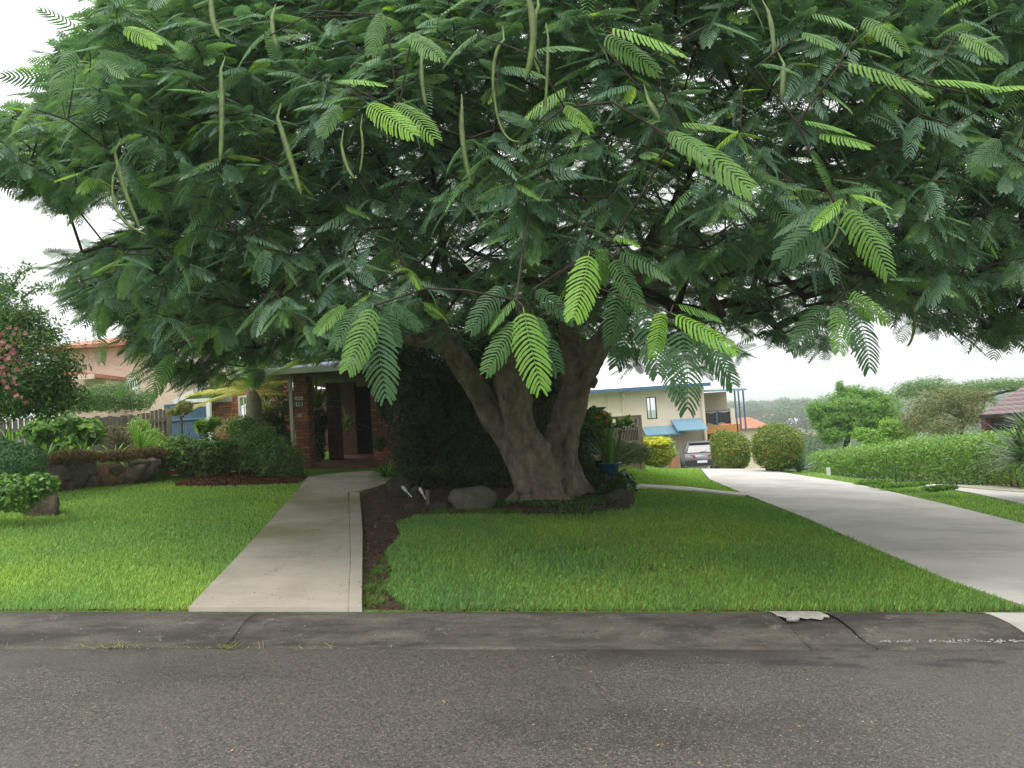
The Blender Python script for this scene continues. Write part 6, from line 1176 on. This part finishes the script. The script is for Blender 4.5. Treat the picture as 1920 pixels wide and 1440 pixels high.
HS = [(1410, 776, 380, 'terracotta', 'far hill house with a reddish roof, leftmost on the hillside'), (1428, 772, 430, 'metalroof', 'far pale house on the hill crest left of the big far tree'), (1455, 771, 440, 'white', 'far white house below the crest trees'), (1478, 774, 420, 'peach', 'far peach house near the middle of the hillside'), (1440, 783, 330, 'cream', 'far cream house lower on the hillside'), (1505, 795, 240, 'metalroof', 'blue grey roofed house in the valley beside the round tree')]
for i, (a, b_, d_, mk, lab) in enumerate(HS):
    p = P(a, b_, d_); h = empty('hill_house', p, lab, 'house', 'small houses on the far hill'); s_ = RNG.uniform(4.5, 6.5)
    MB().box((p[0]-s_, d_, p[2]-4), (p[0]+s_, d_+8, p[2])).build('wall', M['cream'], h)
    MB().add([(p[0]-s_-.5, d_-.5, p[2]+.01), (p[0]+s_+.5, d_-.5, p[2]+.01), (p[0]+s_*.4, d_+4, p[2]+2), (p[0]-s_*.4, d_+4, p[2]+2), (p[0]-s_-.5, d_+8.5, p[2]+.01), (p[0]+s_+.5, d_+8.5, p[2]+.01)], [(0, 1, 2, 3), (3, 2, 5, 4), (0, 3, 4), (1, 5, 2), (0, 4, 5, 1)]).build('roof', M['metalroof'] if mk == 'metalroof' else M['terracotta'], h)
for (a, b_, d_, r_, lab) in ((1487, 770, 230, 5.5, 'broad hazy tree on the far hill crest'), (1412, 766, 300, 4, 'small hazy tree left on the far hill crest'), (1515, 830, 90, 3, 'hazy mid distance tree below the round tree')):
    p = P(a, b_, d_); tree('hill_tree', [((p[0], d_, p[2]-r_*.2), (r_*1.2, r_, r_*.8)), ((p[0]-r_, d_, p[2]-r_*.7), (r_*.8, r_, r_*.6)), ((p[0]+r_, d_, p[2]-r_*.6), (r_*.8, r_, r_*.6))], 5000, r_*.12, [((.05, .1, .04), 2), ((.08, .14, .05), 1)], lab, [(p[0], d_, p[2]-r_*2.5), (p[0], d_, p[2]-r_*1.6), (p[0], d_, p[2]-r_)], [.4, .3, .2])
q = P(1405, 796, 60); rr = empty('red_roof_house', (q[0], 62, q[2]-3), 'salmon roofed house glimpsed right of the deck', 'house')
MB().box((q[0]-1.2, 61, q[2]-5), (q[0]+1.6, 65, q[2]-.3)).build('wall', M['cream'], rr); MB().add([(q[0]-1.6, 60.5, q[2]-.3), (q[0]+2, 60.5, q[2]-.3), (q[0]+1, 63, q[2]+.55), (q[0]-.6, 63, q[2]+.55), (q[0]-1.6, 65.5, q[2]-.3), (q[0]+2, 65.5, q[2]-.3)], [(0, 1, 2, 3), (3, 2, 5, 4), (0, 3, 4), (1, 5, 2), (0, 4, 5, 1)]).build('roof', M['terracotta'], rr)
# ------------------------------------------------------------ the air
hzb = MB().box((-420, -130, -40), (520, 790, 45)).build('haze', M['white'], None, origin=(0, 0, 0)); hzb['kind'] = 'stuff'; hzb['label'] = 'thin humid haze over the whole street and hills'
hm = bpy.data.materials.new('haze'); hm.use_nodes = True; n = hm.node_tree; n.nodes.clear(); o_ = n.nodes.new('ShaderNodeOutputMaterial'); pv = n.nodes.new('ShaderNodeVolumePrincipled')
pv.inputs['Color'].default_value = (.9, .93, .96, 1); pv.inputs['Density'].default_value = .0009; pv.inputs['Anisotropy'].default_value = .2; n.links.new(pv.outputs[0], o_.inputs['Volume']); hzb.data.materials.clear(); hzb.data.materials.append(hm)
for nm_ in [o for o in scn.objects if o.parent is None and o.name.startswith('x')]: pass
